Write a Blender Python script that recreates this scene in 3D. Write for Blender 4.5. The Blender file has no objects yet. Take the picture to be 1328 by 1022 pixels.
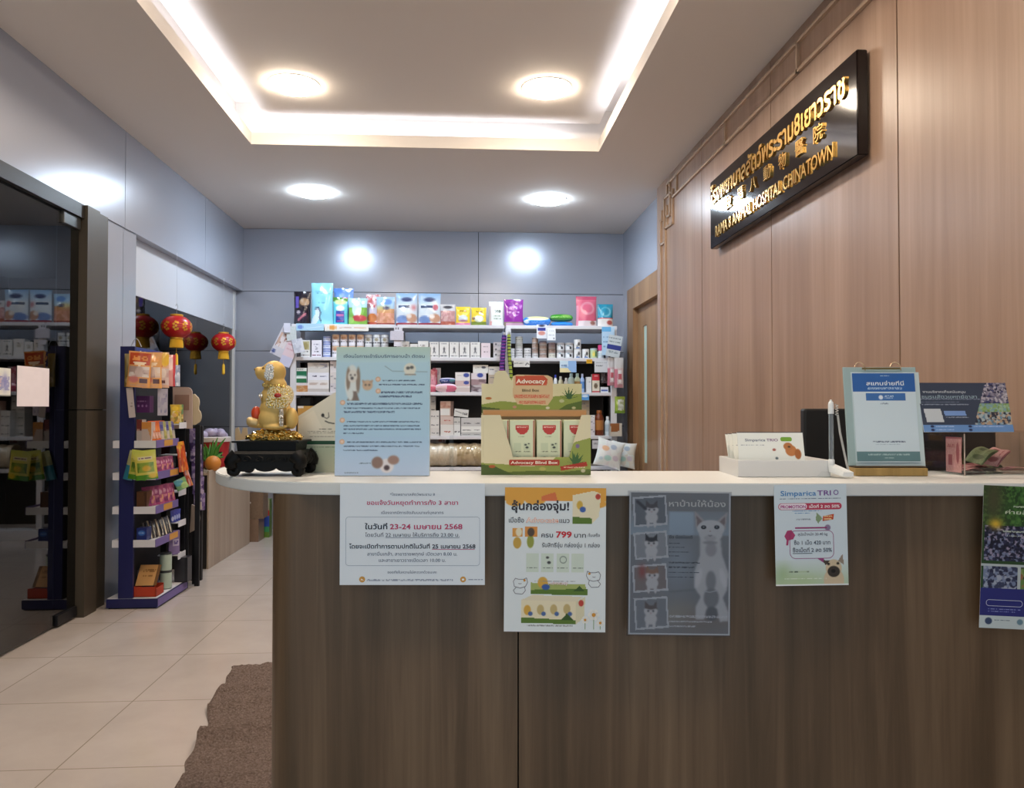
import bpy, bmesh, math, random
import numpy as np
from mathutils import Matrix, Vector
SC = bpy.context.scene
COL = SC.collection
R = math.radians
PI = math.pi

# ---------------------------------------------------------------- camera
FPX, IW, IH = 1000.0, 1328.0, 1022.0
CAMZ = 1.2
YAW, PITCH = math.atan(64 / FPX), math.atan(19 / FPX)
cd = bpy.data.cameras.new('camera'); cam = bpy.data.objects.new('camera', cd); COL.objects.link(cam)
cd.sensor_width = 36; cd.lens = 36 * FPX / IW; cd.clip_start = .02
cam.location = (0, 0, CAMZ); cam.rotation_euler = (PI / 2 + PITCH, 0, -YAW)
SC.camera = cam
# ---------------------------------------------------------------- world and exposure
w = bpy.data.worlds.new('world'); SC.world = w; w.use_nodes = True
bg = w.node_tree.nodes['Background']
bg.inputs[0].default_value = (.56, .70, .80, 1); bg.inputs[1].default_value = .95
SC.view_settings.view_transform = 'Standard'; SC.view_settings.look = 'None'
SC.view_settings.gamma = 1; SC.view_settings.use_curve_mapping = False
SC.view_settings.exposure = 0.0
WARM, COOL, LED = (1, .84, .66), (.70, .85, 1), (.84, .88, 1)
E_WARM, E_COOL, E_LED = 100.0, 135.0, 42.0
SC.cycles.max_bounces = 8; SC.cycles.sample_clamp_indirect = 4

# ---------------------------------------------------------------- reading points off the photograph
RM = cam.rotation_euler.to_matrix(); ORG = Vector((0, 0, CAMZ))
FWD = Vector((math.sin(YAW), math.cos(YAW), 0)); RGT = Vector((math.cos(YAW), -math.sin(YAW), 0))
def ray(px, py): return RM @ Vector(((px - IW / 2) / FPX, (IH / 2 - py) / FPX, -1))
def onX(px, py, X): d = ray(px, py); return ORG + d * (X / d.x)
def onY(px, py, Y): d = ray(px, py); return ORG + d * (Y / d.y)
def onZ(px, py, Z): d = ray(px, py); return ORG + d * ((Z - CAMZ) / d.z)
def onD(px, py, D): d = ray(px, py); return ORG + d * (D / d.dot(FWD))
def cpt(r, D, z): return RGT * r + FWD * D + Vector((0, 0, z))      # counter frame: along the counter, away, up

# ---------------------------------------------------------------- colour and materials
def s2l(a):
    a = np.asarray(a, float); return np.where(a <= .04045, a / 12.92, ((a + .055) / 1.055) ** 2.4)
def hx(h): return np.array([int(h[i:i + 2], 16) / 255 for i in (0, 2, 4)])
def lin(h): return tuple(s2l(hx(h)))
MATS = {}
def mat(name, col='808080', rough=.5, metal=0, spec=.5, **k):
    if name in MATS: return MATS[name]
    m = bpy.data.materials.new(name); m.use_nodes = True; nt = m.node_tree; b = nt.nodes['Principled BSDF']
    c = lin(col) if isinstance(col, str) else col
    b.inputs['Base Color'].default_value = (*c, 1); b.inputs['Roughness'].default_value = rough
    b.inputs['Metallic'].default_value = metal; b.inputs['Specular IOR Level'].default_value = spec
    for kk, vv in k.items(): b.inputs[kk.replace('_', ' ')].default_value = vv
    MATS[name] = m; return m
def N(m, t, **k):
    n = m.node_tree.nodes.new(t)
    for a, b in k.items(): setattr(n, a, b)
    return n
def L(m, a, b): m.node_tree.links.new(a, b)
def bs(m): return m.node_tree.nodes['Principled BSDF']
def ramp(m, fac, stops):
    r = N(m, 'ShaderNodeValToRGB'); e = r.color_ramp.elements
    while len(e) < len(stops): e.new(.5)
    for i, (p, c) in enumerate(stops): e[i].position = p; e[i].color = (*(lin(c) if isinstance(c, str) else c), 1)
    L(m, fac, r.inputs[0]); return r.outputs[0]
def noise(m, vec, scale, detail=4, rough=.55, dist=0):
    n = N(m, 'ShaderNodeTexNoise'); n.inputs['Scale'].default_value = scale; n.inputs['Detail'].default_value = detail
    n.inputs['Roughness'].default_value = rough; n.inputs['Distortion'].default_value = dist
    if vec: L(m, vec, n.inputs['Vector'])
    return n.outputs['Fac']
def mapped(m, scale):
    t = N(m, 'ShaderNodeTexCoord'); p = N(m, 'ShaderNodeMapping'); p.inputs['Scale'].default_value = scale
    L(m, t.outputs['Object'], p.inputs[0]); return p.outputs[0]
def bump(m, fac, strength, dist=.01):
    b = N(m, 'ShaderNodeBump'); b.inputs['Strength'].default_value = strength; b.inputs['Distance'].default_value = dist
    L(m, fac, b.inputs['Height']); L(m, b.outputs[0], bs(m).inputs['Normal'])
def wood(name, dark, mid, light, sc, rough):
    m = mat(name, mid, rough)
    f1 = noise(m, mapped(m, (sc, sc, sc * .035)), 1, 5, .6, .6)
    f2 = noise(m, mapped(m, (sc * .22, sc * .22, sc * .012)), 1, 2, .5, .3)
    mx = N(m, 'ShaderNodeMath', operation='MULTIPLY_ADD'); mx.inputs[1].default_value = .45; L(m, f1, mx.inputs[0])
    m2 = N(m, 'ShaderNodeMath', operation='MULTIPLY'); m2.inputs[1].default_value = .55; L(m, f2, m2.inputs[0]); L(m, m2.outputs[0], mx.inputs[2])
    L(m, ramp(m, mx.outputs[0], [(.34, dark), (.5, mid), (.66, light)]), bs(m).inputs['Base Color']); return m
def attr_mat(name, rough, spec=.5, **k):
    m = mat(name, 'ffffff', rough, 0, spec, **k); a = N(m, 'ShaderNodeAttribute', attribute_name='Col')
    L(m, a.outputs['Color'], bs(m).inputs['Base Color']); return m
def emit(name, col, strength):
    m = mat(name, 'ffffff', .5); b = bs(m); b.inputs['Emission Color'].default_value = (*col, 1)
    b.inputs['Emission Strength'].default_value = strength; return m
M_CEIL = mat('ceiling_paint', 'e4ddd6', .85, 0, .25)
M_ALU = mat('aluminium_panel', 'a7abb7', .24, .2)
M_JOINT = mat('dark_joint', '2b2c30', .8)
M_WALL = wood('wall_wood_laminate', '8b6f5d', '997d6a', 'a88c79', 30, .34)
M_DOORW = wood('door_wood', '7d5b43', '94714f', 'a98560', 26, .45)
M_COUNT = wood('counter_wood_laminate', '483824', '614c37', '7b644c', 34, .42)
M_SLAB = mat('white_laminate', 'd9dad8', .35)
M_BROWN = mat('door_frame_bronze', '4b4338', .45, .2)
M_WHITE = mat('white_board', 'dcdcdc', .5)
M_DARKM = mat('black_metal', '16161a', .4, .3)
M_NAVY = mat('navy_board', '12154f', .45)
M_SHELF = mat('white_shelf_metal', 'd4d3d8', .45)
M_BACKP = mat('charcoal_panel', '2a2726', .6)
M_GOLD = mat('gold_letter', (.95, .58, .16), .22, 1)
M_SIGN = mat('dark_lacquer', '150c0e', .09, 0, .4)
P_MATTE = attr_mat('printed_paper', .55, .35)
P_GLOSS = attr_mat('printed_film', .28, .5)
P_FOIL = attr_mat('glossy_pouch_film', .2, .6, Coat_Weight=.4, Coat_Roughness=.1)
def clear(name, tint, ior=1.45):
    m = bpy.data.materials.new(name); m.use_nodes = True; nt = m.node_tree; nt.nodes.clear()
    o = nt.nodes.new('ShaderNodeOutputMaterial'); t = nt.nodes.new('ShaderNodeBsdfTransparent'); g = nt.nodes.new('ShaderNodeBsdfGlossy')
    g.inputs['Roughness'].default_value = .02; t.inputs[0].default_value = (*tint, 1)
    fr = nt.nodes.new('ShaderNodeFresnel'); fr.inputs[0].default_value = ior; mx = nt.nodes.new('ShaderNodeMixShader')
    ge = nt.nodes.new('ShaderNodeNewGeometry'); mu = nt.nodes.new('ShaderNodeMath'); mu.operation = 'MULTIPLY_ADD'; mu.inputs[1].default_value = -1; mu.inputs[2].default_value = 1
    nt.links.new(ge.outputs['Backfacing'], mu.inputs[0]); m2 = nt.nodes.new('ShaderNodeMath'); m2.operation = 'MULTIPLY'; nt.links.new(mu.outputs[0], m2.inputs[0]); nt.links.new(fr.outputs[0], m2.inputs[1]); nt.links.new(m2.outputs[0], mx.inputs[0]); nt.links.new(t.outputs[0], mx.inputs[1]); nt.links.new(g.outputs[0], mx.inputs[2])
    nt.links.new(mx.outputs[0], o.inputs[0]); MATS[name] = m; return m
M_GLASS = clear('dark_tinted_glass', (.4, .41, .41), 1.9)
M_ACRYL = clear('clear_acrylic', (.95, .96, .96), 1.45)
M_FILM = clear('clear_film', (.88, .88, .9), 1.3)

# ---------------------------------------------------------------- mesh builder
class B:
    def __init__(s): s.v = []; s.f = []; s.c = []; s.col = (.8, .8, .8)
    def add(s, vs, fs, cols=None):
        n = len(s.v); s.v += [tuple(v) for v in vs]; s.f += [tuple(i + n for i in f) for f in fs]
        s.c += [tuple(c) for c in cols] if cols is not None else [s.col] * len(fs); return s
    def colr(s, h): s.col = lin(h) if isinstance(h, str) else h; return s
    def box(s, x0, x1, y0, y1, z0, z1, M=None):
        vs = [Vector((x, y, z)) for z in (z0, z1) for y in (y0, y1) for x in (x0, x1)]
        if M is not None: vs = [M @ v for v in vs]
        return s.add(vs, [(0, 2, 3, 1), (4, 5, 7, 6), (0, 1, 5, 4), (1, 3, 7, 5), (3, 2, 6, 7), (2, 0, 4, 6)])
    def rbox(s, x0, x1, y0, y1, z0, z1, b=.004, M=None):     # box with chamfered edges
        bm = bmesh.new(); bmesh.ops.create_cube(bm, size=1)
        for v in bm.verts: v.co = Vector(((x0 + x1) / 2 + v.co.x * (x1 - x0), (y0 + y1) / 2 + v.co.y * (y1 - y0), (z0 + z1) / 2 + v.co.z * (z1 - z0)))
        bmesh.ops.bevel(bm, geom=bm.edges[:], offset=b, segments=2, affect='EDGES', profile=.5)
        return s.bm(bm, M)
    def bm(s, bm, M=None):
        bm.verts.index_update(); vs = [(M @ v.co) if M is not None else v.co.copy() for v in bm.verts]; fs = [[v.index for v in f.verts] for f in bm.faces]
        bm.free(); return s.add(vs, fs)
    def prism(s, pts, y0, y1, M=None, axis='y'):
        n = len(pts); vs = []
        for t in (y0, y1):
            for a, b in pts: vs.append(Vector((a, t, b)) if axis == 'y' else Vector((a, b, t)) if axis == 'z' else Vector((t, a, b)))
        if M is not None: vs = [M @ v for v in vs]
        fs = [tuple(range(n)), tuple(range(2 * n - 1, n - 1, -1))] + [(i, i + n, (i + 1) % n + n, (i + 1) % n) for i in range(n)]
        return s.add(vs, fs)
    def lathe(s, prof, n=24, M=None, cols=None):
        vs = []; fs = []; cc = []
        for r, z in prof:
            for k in range(n): a = 2 * PI * k / n; vs.append(Vector((r * math.cos(a), r * math.sin(a), z)))
        for i in range(len(prof) - 1):
            for k in range(n):
                k2 = (k + 1) % n; fs.append((i * n + k, i * n + k2, (i + 1) * n + k2, (i + 1) * n + k)); cc.append(cols[i] if cols else s.col)
        fs.append(tuple(range(n - 1, -1, -1))); cc.append(cols[0] if cols else s.col)
        fs.append(tuple(range((len(prof) - 1) * n, len(prof) * n))); cc.append(cols[-1] if cols else s.col)
        if M is not None: vs = [M @ v for v in vs]
        return s.add(vs, fs, cc)
    def tube(s, pts, r, n=8, M=None):
        pts = [Vector(p) for p in pts]; vs = []; fs = []; m = len(pts); rr = r if isinstance(r, (list, tuple)) else [r] * m
        up = None
        for i, p in enumerate(pts):
            t = (pts[min(i + 1, m - 1)] - pts[max(i - 1, 0)]).normalized()
            if up is None: up = t.orthogonal().normalized()
            up = (up - t * up.dot(t)); up = up.normalized() if up.length > 1e-6 else t.orthogonal().normalized(); sd = t.cross(up)
            for k in range(n): a = 2 * PI * k / n; vs.append(p + (up * math.cos(a) + sd * math.sin(a)) * rr[i])
        for i in range(m - 1):
            for k in range(n): k2 = (k + 1) % n; fs.append((i * n + k, i * n + k2, (i + 1) * n + k2, (i + 1) * n + k))
        fs += [tuple(range(n - 1, -1, -1)), tuple(range((m - 1) * n, m * n))]
        if M is not None: vs = [M @ v for v in vs]
        return s.add(vs, fs)
    def ball(s, c, r, seg=16, M=None, rot=None):
        bm = bmesh.new(); bmesh.ops.create_uvsphere(bm, u_segments=seg, v_segments=max(6, seg * 2 // 3), radius=1)
        r = r if isinstance(r, (list, tuple)) else (r, r, r)
        for v in bm.verts:
            q = Vector((v.co.x * r[0], v.co.y * r[1], v.co.z * r[2]))
            if rot is not None: q = rot @ q
            v.co = q + Vector(c)
        return s.bm(bm, M)
    def grid(s, S, img, M=None):
        H, W = img.shape[:2]; U, V = np.meshgrid(np.linspace(0, 1, W + 1), np.linspace(0, 1, H + 1))
        X, Y, Z = S(U, V); X, Y, Z = [np.broadcast_to(q, U.shape).ravel() for q in (X, Y, Z)]
        vs = list(zip(X.tolist(), Y.tolist(), Z.tolist()))
        if M is not None: vs = [M @ Vector(v) for v in vs]
        i = np.arange(H)[:, None] * (W + 1) + np.arange(W)[None, :]
        fs = np.stack([i + W + 1, i + W + 2, i + 1, i], -1).reshape(-1, 4).tolist()
        return s.add(vs, fs, s2l(img).reshape(-1, 3).tolist())
    def flat(s, x0, x1, z0, z1, y, img, M=None): return s.grid(lambda U, V: (x0 + (x1 - x0) * U, y + 0 * U, z1 - (z1 - z0) * V), img, M)
    def obj(s, name, m, parent=None, M=None, smooth=False, tag_=None):
        me = bpy.data.meshes.new(name); me.from_pydata(s.v, [], s.f)
        if m.name in ('printed_paper', 'printed_film', 'glossy_pouch_film') or m.name.endswith('_col'):
            ca = me.color_attributes.new('Col', 'FLOAT_COLOR', 'CORNER')
            tot = np.array([len(f) for f in s.f]); c = np.concatenate([np.array(s.c), np.ones((len(s.c), 1))], 1)
            ca.data.foreach_set('color', np.repeat(c, tot, 0).astype(np.float32).ravel())
        me.materials.append(m)
        if smooth: me.shade_smooth() if smooth is True else me.shade_smooth()
        o = bpy.data.objects.new(name, me); COL.objects.link(o)
        if smooth == 'auto' or smooth is True: auto(o)
        if parent is not None: o.parent = parent
        if M is not None: o.matrix_local = M
        return o
def auto(o, ang=40):
    me = o.data; bm = bmesh.new(); bm.from_mesh(me); a = R(ang)
    for e in bm.edges:
        if len(e.link_faces) != 2 or e.calc_face_angle(4) > a: e.smooth = False
    bm.to_mesh(me); bm.free()
def tag(o, label, cat, group=None, kind=None):
    o['label'] = label; o['category'] = cat
    if group: o['group'] = group
    if kind: o['kind'] = kind
    return o
def struct(o): o['kind'] = 'structure'; return o
def thing(name, label, cat, loc=(0, 0, 0), rz=0, group=None, M=None):
    o = bpy.data.objects.new(name, None); COL.objects.link(o); o.empty_display_size = .05
    o.location = loc; o.rotation_euler = (0, 0, rz)
    if M is not None: o.matrix_world = M
    return tag(o, label, cat, group)
def dup(o, label=None, M=None):
    c = o.copy(); COL.objects.link(c)
    for ch in list(o.children):
        d = ch.copy(); COL.objects.link(d); d.parent = c
        for g in list(ch.children): e = g.copy(); COL.objects.link(e); e.parent = d
    if label: c['label'] = label
    if M is not None: c.matrix_world = M
    return c
def T(p, rz=0, rx=0, ry=0, s=None):
    m = Matrix.Translation(Vector(p)) @ Matrix.Rotation(rz, 4, 'Z') @ Matrix.Rotation(ry, 4, 'Y') @ Matrix.Rotation(rx, 4, 'X')
    return m @ Matrix.Diagonal((*s, 1)) if s else m

# ---------------------------------------------------------------- printing: a little painter of label artwork (v runs down)
def paint(W, H, base, ops=(), seed=1):
    rs = np.random.RandomState(seed); img = np.ones((H, W, 3)) * hx(base); U, V = np.meshgrid((np.arange(W) + .5) / W, (np.arange(H) + .5) / H)
    asp = H / W
    for op in ops:
        k = op[0]; a = None
        if k == 'r': _, u0, v0, u1, v1, c = op; a = ((U >= u0) & (U < u1) & (V >= v0) & (V < v1)) * 1.0
        elif k == 'e':
            _, cu, cv, ru, rv, c = op[:6]; th = R(op[6]) if len(op) > 6 else 0
            x = (U - cu); y = (V - cv) * asp; X = x * math.cos(th) + y * math.sin(th); Y = -x * math.sin(th) + y * math.cos(th)
            d = np.sqrt((X / ru) ** 2 + (Y / (rv * asp)) ** 2); px = min(ru * W, rv * H); a = np.clip((1 - d) * px + .5, 0, 1)
        elif k == 's':                                            # soft blob
            _, cu, cv, ru, rv, c = op[:6]; d = ((U - cu) / ru) ** 2 + ((V - cv) / rv) ** 2; a = np.exp(-d * 1.2)
        elif k == 'p':
            _, pts, c = op; a = np.zeros_like(U); n = len(pts)
            for i in range(n):
                (x0, y0), (x1, y1) = pts[i], pts[(i + 1) % n]
                if y0 == y1: continue
                cr = ((y0 <= V) != (y1 <= V)) & (U < (x1 - x0) * (V - y0) / (y1 - y0) + x0); a = np.where(cr, 1 - a, a)
        elif k == 'l':
            _, pts, wd, c = op; a = np.zeros_like(U)
            for (x0, y0), (x1, y1) in zip(pts, pts[1:]):
                dx, dy = x1 - x0, (y1 - y0) * asp; px, py = U - x0, (V - y0) * asp
                t = np.clip((px * dx + py * dy) / (dx * dx + dy * dy + 1e-9), 0, 1); d = np.hypot(px - t * dx, py - t * dy)
                a = np.maximum(a, np.clip((wd / 2 - d) * W + .5, 0, 1))
        elif k == 't':                                            # a line of small illegible strokes
            _, u0, v0, u1, v1, c = op; n = max(3, int((u1 - u0) * W)); on = rs.rand(W, H) > .38
            a = ((U >= u0) & (U < u1) & (V >= v0) & (V < v1)) * np.where(on.T, .85, .15)
        elif k == 'g': _, v0, v1, c, c2 = op; t = np.clip((V - v0) / (v1 - v0), 0, 1)[..., None]; mask = ((V >= v0) & (V <= v1))[..., None]; img = np.where(mask, hx(c) * (1 - t) + hx(c2) * t, img); continue
        elif k == 'b':                                            # soften, as in a photograph
            _, u0, v0, u1, v1, n = op; mask = ((U >= u0) & (U < u1) & (V >= v0) & (V < v1))[..., None]
            for _i in range(n): p_ = np.pad(img, ((1, 1), (1, 1), (0, 0)), 'edge'); img = np.where(mask, (p_[:-2, 1:-1] + p_[2:, 1:-1] + p_[1:-1, :-2] + p_[1:-1, 2:] + 2 * img) / 6, img)
            continue
        elif k == 'n':
            _, amp = op; img = img + (rs.rand(H, W, 1) - .5) * amp; continue
        elif k == 'm':                                            # mottle inside a rectangle: irregular patches of given colours
            _, u0, v0, u1, v1, cell, cs = op; cc = np.array([hx(q) for q in cs]); mask = ((U >= u0) & (U < u1) & (V >= v0) & (V < v1))
            n = max(4, int((u1 - u0) * W * (v1 - v0) * H / (cell * cell) * 1.6)); px = rs.uniform(u0, u1, n); py = rs.uniform(v0, v1, n); ci = rs.randint(0, len(cs), n); rx = rs.uniform(.55, 1.2, n) * cell / W; ry = rs.uniform(.55, 1.2, n) * cell / H
            img = np.where(mask[..., None], cc[0], img)
            for j in range(n):
                aa = np.clip((1 - np.sqrt(((U - px[j]) / rx[j]) ** 2 + ((V - py[j]) / ry[j]) ** 2)) * cell + .4, 0, 1) * mask; img = img * (1 - aa[..., None]) + cc[ci[j]] * aa[..., None]
            continue
        img = img * (1 - a[..., None]) + hx(c) * a[..., None]
    return np.clip(img, 0, 1)
_TC = {}
def text_mesh(s, bold=0, extrude=0, res=3):
    key = (s, bold, extrude)
    if key in _TC: return _TC[key]
    c = bpy.data.curves.new('t', 'FONT'); c.body = s; c.size = 1; c.resolution_u = res; c.offset = bold; c.extrude = extrude
    o = bpy.data.objects.new('t', c); COL.objects.link(o); dg = bpy.context.evaluated_depsgraph_get()
    me = bpy.data.meshes.new_from_object(o.evaluated_get(dg))
    vs = [tuple(v.co) for v in me.vertices]; fs = [tuple(p.vertices) for p in me.polygons]
    bpy.data.objects.remove(o); bpy.data.curves.remove(c); bpy.data.meshes.remove(me)
    xs = [v[0] for v in vs] or [0]; ys = [v[1] for v in vs] or [0]
    _TC[key] = (vs, fs, min(xs), max(xs), min(ys), max(ys)); return _TC[key]
class Ink(B):                                                     # lettering lying on a face: x along, z up, y towards the reader is negative
    def txt(s, t, x, z, h, col, width=None, align='c', bold=.008, y=-.0004, M=None, cap=.72):
        vs, fs, x0, x1, y0, y1 = text_mesh(t, bold); k = h / cap; kx = k
        if width: kx = width / (x1 - x0)
        W = (x1 - x0) * kx; ox = x - (W / 2 if align == 'c' else W if align == 'r' else 0)
        q = [Vector((ox + (v[0] - x0) * kx, y, z + v[1] * k)) for v in vs]
        if M is not None: q = [M @ a for a in q]
        return s.add(q, fs, [lin(col)] * len(fs))
    def rect(s, x0, x1, z0, z1, col, y=-.0002):
        return s.add([(x0, y, z0), (x1, y, z0), (x1, y, z1), (x0, y, z1)], [(0, 1, 2, 3)], [lin(col)])
    def poly(s, pts, col, y=-.0002): return s.add([(a, y, b) for a, b in pts], [tuple(range(len(pts)))], [lin(col)])
    def disc(s, x, z, r, col, y=-.0002, n=20): return s.poly([(x + r * math.cos(2 * PI * i / n), z + r * math.sin(2 * PI * i / n)) for i in range(n)], col, y)
    def rrect(s, x0, x1, z0, z1, r, col, y=-.0002): return s.poly(rr(x0, x1, z0, z1, r), col, y)
    def frame(s, x0, x1, z0, z1, r, w, col, y=-.0002):
        a = rr(x0, x1, z0, z1, r); b = rr(x0 + w, x1 - w, z0 + w, z1 - w, max(r - w, .0005)); n = len(a)
        return s.add([(p, y, q) for p, q in a + b], [(i, (i + 1) % n, (i + 1) % n + n, i + n) for i in range(n)], [lin(col)] * n)
    def stroke(s, pts, w, col, y=-.0002):
        for (x0, z0), (x1, z1) in zip(pts, pts[1:]):
            d = Vector((x1 - x0, z1 - z0)); n = Vector((-d.y, d.x)).normalized() * w / 2
            s.add([(x0 + n.x, y, z0 + n.y), (x0 - n.x, y, z0 - n.y), (x1 - n.x, y, z1 - n.y), (x1 + n.x, y, z1 + n.y)], [(0, 1, 2, 3)], [lin(col)])
        return s
def rr(x0, x1, z0, z1, r, n=6):
    out = []
    for cx, cz, a0 in ((x1 - r, z0 + r, -90), (x1 - r, z1 - r, 0), (x0 + r, z1 - r, 90), (x0 + r, z0 + r, 180)):
        for i in range(n + 1): a = R(a0 + 90 * i / n); out.append((cx + r * math.cos(a), cz + r * math.sin(a)))
    return out
# ================================================================ the room
XL, XR, YB, YF, ZC, ZT = -2.2, 1.6, 7.88, -.6, 3.015, 3.19
TX0, TX1, TY0, TY1 = -1.45, .957, .7, 5.36
def downlight(x, y, z, col, power, label, group):
    d = thing('ceiling_downlight', label, 'ceiling light', (x, y, z), 0, group)
    B().lathe([(.146, 0), (.156, -.001), (.157, -.003), (.150, -.005)], 32).obj('trim_ring', mat('lamp_trim', 'e8e6e2', .4), d, smooth=True)
    B().lathe([(.1475, -.002), (.143, -.012), (.125, -.024), (.08, -.034), (.004, -.038)], 32).obj('lens', emit('lamp_warm' if col is WARM else 'lamp_cool', col, power), d, smooth=True)
    return d
for x, y, lab in ((-1.034, 4.77, 'warm downlight in the raised tray ceiling, deep in the room beside the long side cove'),
                  (.518, 4.72, 'warm downlight in the raised tray ceiling, deep in the room towards the wooden wall')):
    downlight(x, y, ZT, WARM, E_WARM, lab, 'warm ceiling downlights')
for x in (-1.06, .51):  # further tray lamps out of view, added to give light from the front
    for y in (2.9, 1.1):
        downlight(x, y, ZT, WARM, E_WARM, 'unseen warm downlight added in the tray ceiling above the front of the counter', 'added tray downlights out of view')
for x, y, lab in ((-1.25, 6.52, 'cool white downlight before the back wall on the lantern side'), (.74, 6.62, 'cool white downlight before the back wall on the wooden door side')):
    downlight(x, y, ZC, COOL, E_COOL, lab, 'cool white downlights')

m = M_FLOOR = mat('polished_tile', 'c6b6a6', .17)
tc = N(m, 'ShaderNodeTexCoord'); mp = N(m, 'ShaderNodeMapping'); mp.inputs['Location'].default_value = (1.349, .32, 0); L(m, tc.outputs['Object'], mp.inputs[0])
bk = N(m, 'ShaderNodeTexBrick'); bk.offset = 0; bk.inputs['Scale'].default_value = 1; bk.inputs['Brick Width'].default_value = .6; bk.inputs['Row Height'].default_value = .6
bk.inputs['Mortar Size'].default_value = .0025; bk.inputs['Mortar'].default_value = (*lin('8f8478'), 1)
L(m, mp.outputs[0], bk.inputs['Vector'])
cl = ramp(m, noise(m, tc.outputs['Object'], 2.2, 6, .6), [(.3, 'b0a59e'), (.7, 'beb3ac')]); L(m, cl, bk.inputs['Color1']); L(m, cl, bk.inputs['Color2'])
L(m, bk.outputs['Color'], bs(m).inputs['Base Color'])
M_DIM = mat('corridor_paint', '55544f', .8)
struct(B().box(-4.6, XR + .3, YF, YB + .2, -.1, 0).obj('floor', M_FLOOR))
# ceiling: lower band with a square hole, upright lip, cove and raised middle
b = B(); e = .15
b.box(XL - .2, TX0, YF, YB + .2, ZC, ZC + .03).box(TX1, XR + .3, YF, YB + .2, ZC, ZC + .03).box(TX0, TX1, TY1, YB + .2, ZC, ZC + .03).box(TX0, TX1, YF, TY0, ZC, ZC + .03)
b.box(TX0 - .02, TX0, TY0, TY1 + .02, ZC + .03, ZC + .085).box(TX1, TX1 + .02, TY0, TY1 + .02, ZC + .03, ZC + .085)
b.box(TX0, TX1, TY1, TY1 + .02, ZC + .03, ZC + .085).box(TX0, TX1, TY0 - .02, TY0, ZC + .03, ZC + .085)
b.box(TX0 - e - .02, TX0 - e, TY0 - e, TY1 + e, ZC + .03, ZT + .17).box(TX1 + e, TX1 + e + .02, TY0 - e, TY1 + e, ZC + .03, ZT + .17)
b.box(TX0 - e, TX1 + e, TY1 + e, TY1 + e + .02, ZC + .03, ZT + .17).box(TX0 - e, TX1 + e, TY0 - e - .02, TY0 - e, ZC + .03, ZT + .17)
b.box(TX0 - e - .02, TX1 + e + .02, TY0 - e - .02, TY1 + e + .02, ZT + .17, ZT + .2).box(-1.375, .952, TY0 + .05, 5.305, ZT, ZT + .02)
struct(b.obj('ceiling', M_CEIL))
M_LED = emit('led_tape', LED, E_LED)
for nm, bx in (('back cove, across the room', (TX0 + .03, .74, TY1 + .08, TY1 + .105)), ('side cove on the glass door side', (TX0 - .105, TX0 - .08, TY0, TY1 - .02)), ('side cove on the wooden wall side', (TX1 + .08, TX1 + .105, TY0, 4.98))):
    t = thing('led_strip', 'bright white light strip tucked into the ' + nm, 'light strip', ((bx[0] + bx[1]) / 2, (bx[2] + bx[3]) / 2, ZC + .03), 0, 'cove light strips')
    B().box(bx[0] - t.location.x, bx[1] - t.location.x, bx[2] - t.location.y, bx[3] - t.location.y, 0, .01).obj('channel', M_WHITE, t)
    B().box(bx[0] - t.location.x, bx[1] - t.location.x, bx[2] - t.location.y, bx[3] - t.location.y, .01, .022).obj('diffuser', M_LED, t)
# wall of wooden panels
ys = [-.6, .38, 1.555, 2.727, 3.896, 5.06, 6.25]
b = B()
for a, c in zip(ys, ys[1:]): b.box(XR, XR + .02, a + .004, c - .004, 0, ZC)
wr = struct(b.obj('wall_right', M_WALL)); struct(B().box(XR + .02, XR + .06, YF, 6.25, 0, ZC).obj('wall_right_backing', M_JOINT))
# lattice rails
b = B()
def rail(p, q, wd=.016):
    P, Q = onX(*p, XR) if not isinstance(p, Vector) else p, onX(*q, XR) if not isinstance(q, Vector) else q
    d = (Q - P); d.x = 0; d.normalize(); n = Vector((0, -d.z, d.y)) * wd / 2; P = P - d * wd / 2; Q = Q + d * wd / 2; xs = (XR - .016, XR)
    vs = [Vector((x, (pt + s * n).y, (pt + s * n).z)) for x in xs for pt, s in ((P, 1), (P, -1), (Q, -1), (Q, 1))]
    b.add(vs, [(0, 1, 2, 3), (7, 6, 5, 4), (0, 4, 5, 1), (1, 5, 6, 2), (2, 6, 7, 3), (3, 7, 4, 0)])
u = onX(866.1, 240.5, XR); v = onX(873.7, 255.8, XR)
rail(Vector((XR, YF, u.z)), u); rail(Vector((XR, YF, v.z)), v)
for s in ([(879, 228.4), (879, 250)], [(870.2, 237.4), (870.2, 249)], [(866.7, 240.5), (866.7, 253)], [(873.7, 246), (873.7, 289.5)], [(873.7, 289.5), (864.2, 295.9)],
          [(862.9, 257.7), (871.8, 250)], [(862.9, 257.7), (862.9, 294)], [(870.5, 250.7), (870.5, 278.7)], [(870.5, 278.7), (866.1, 281.5)], [(866.1, 281.5), (866.1, 267.3)],
          [(866.5, 281.2), (866.5, 291)], [(859.7, 274.2), (859.7, 286.3)], [(858.4, 286.3), (858.4, 314)], [(858.4, 318), (862.9, 314.5)]): rail(*s)
for px in (858.4, 864.2):
    q = onX(px, 318 if px < 860 else 296, XR); rail(q, Vector((XR, q.y, .1)))
q = onX(942.5, 190, XR); rail(Vector((XR, q.y, u.z)), Vector((XR, q.y, v.z)))
for yy in (3.55, 2.4): rail(Vector((XR, yy, u.z)), Vector((XR, yy, v.z)))
struct(b.obj('trim_1', mat('brushed_molding', 'cdb49c', .25, .4)))
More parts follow.
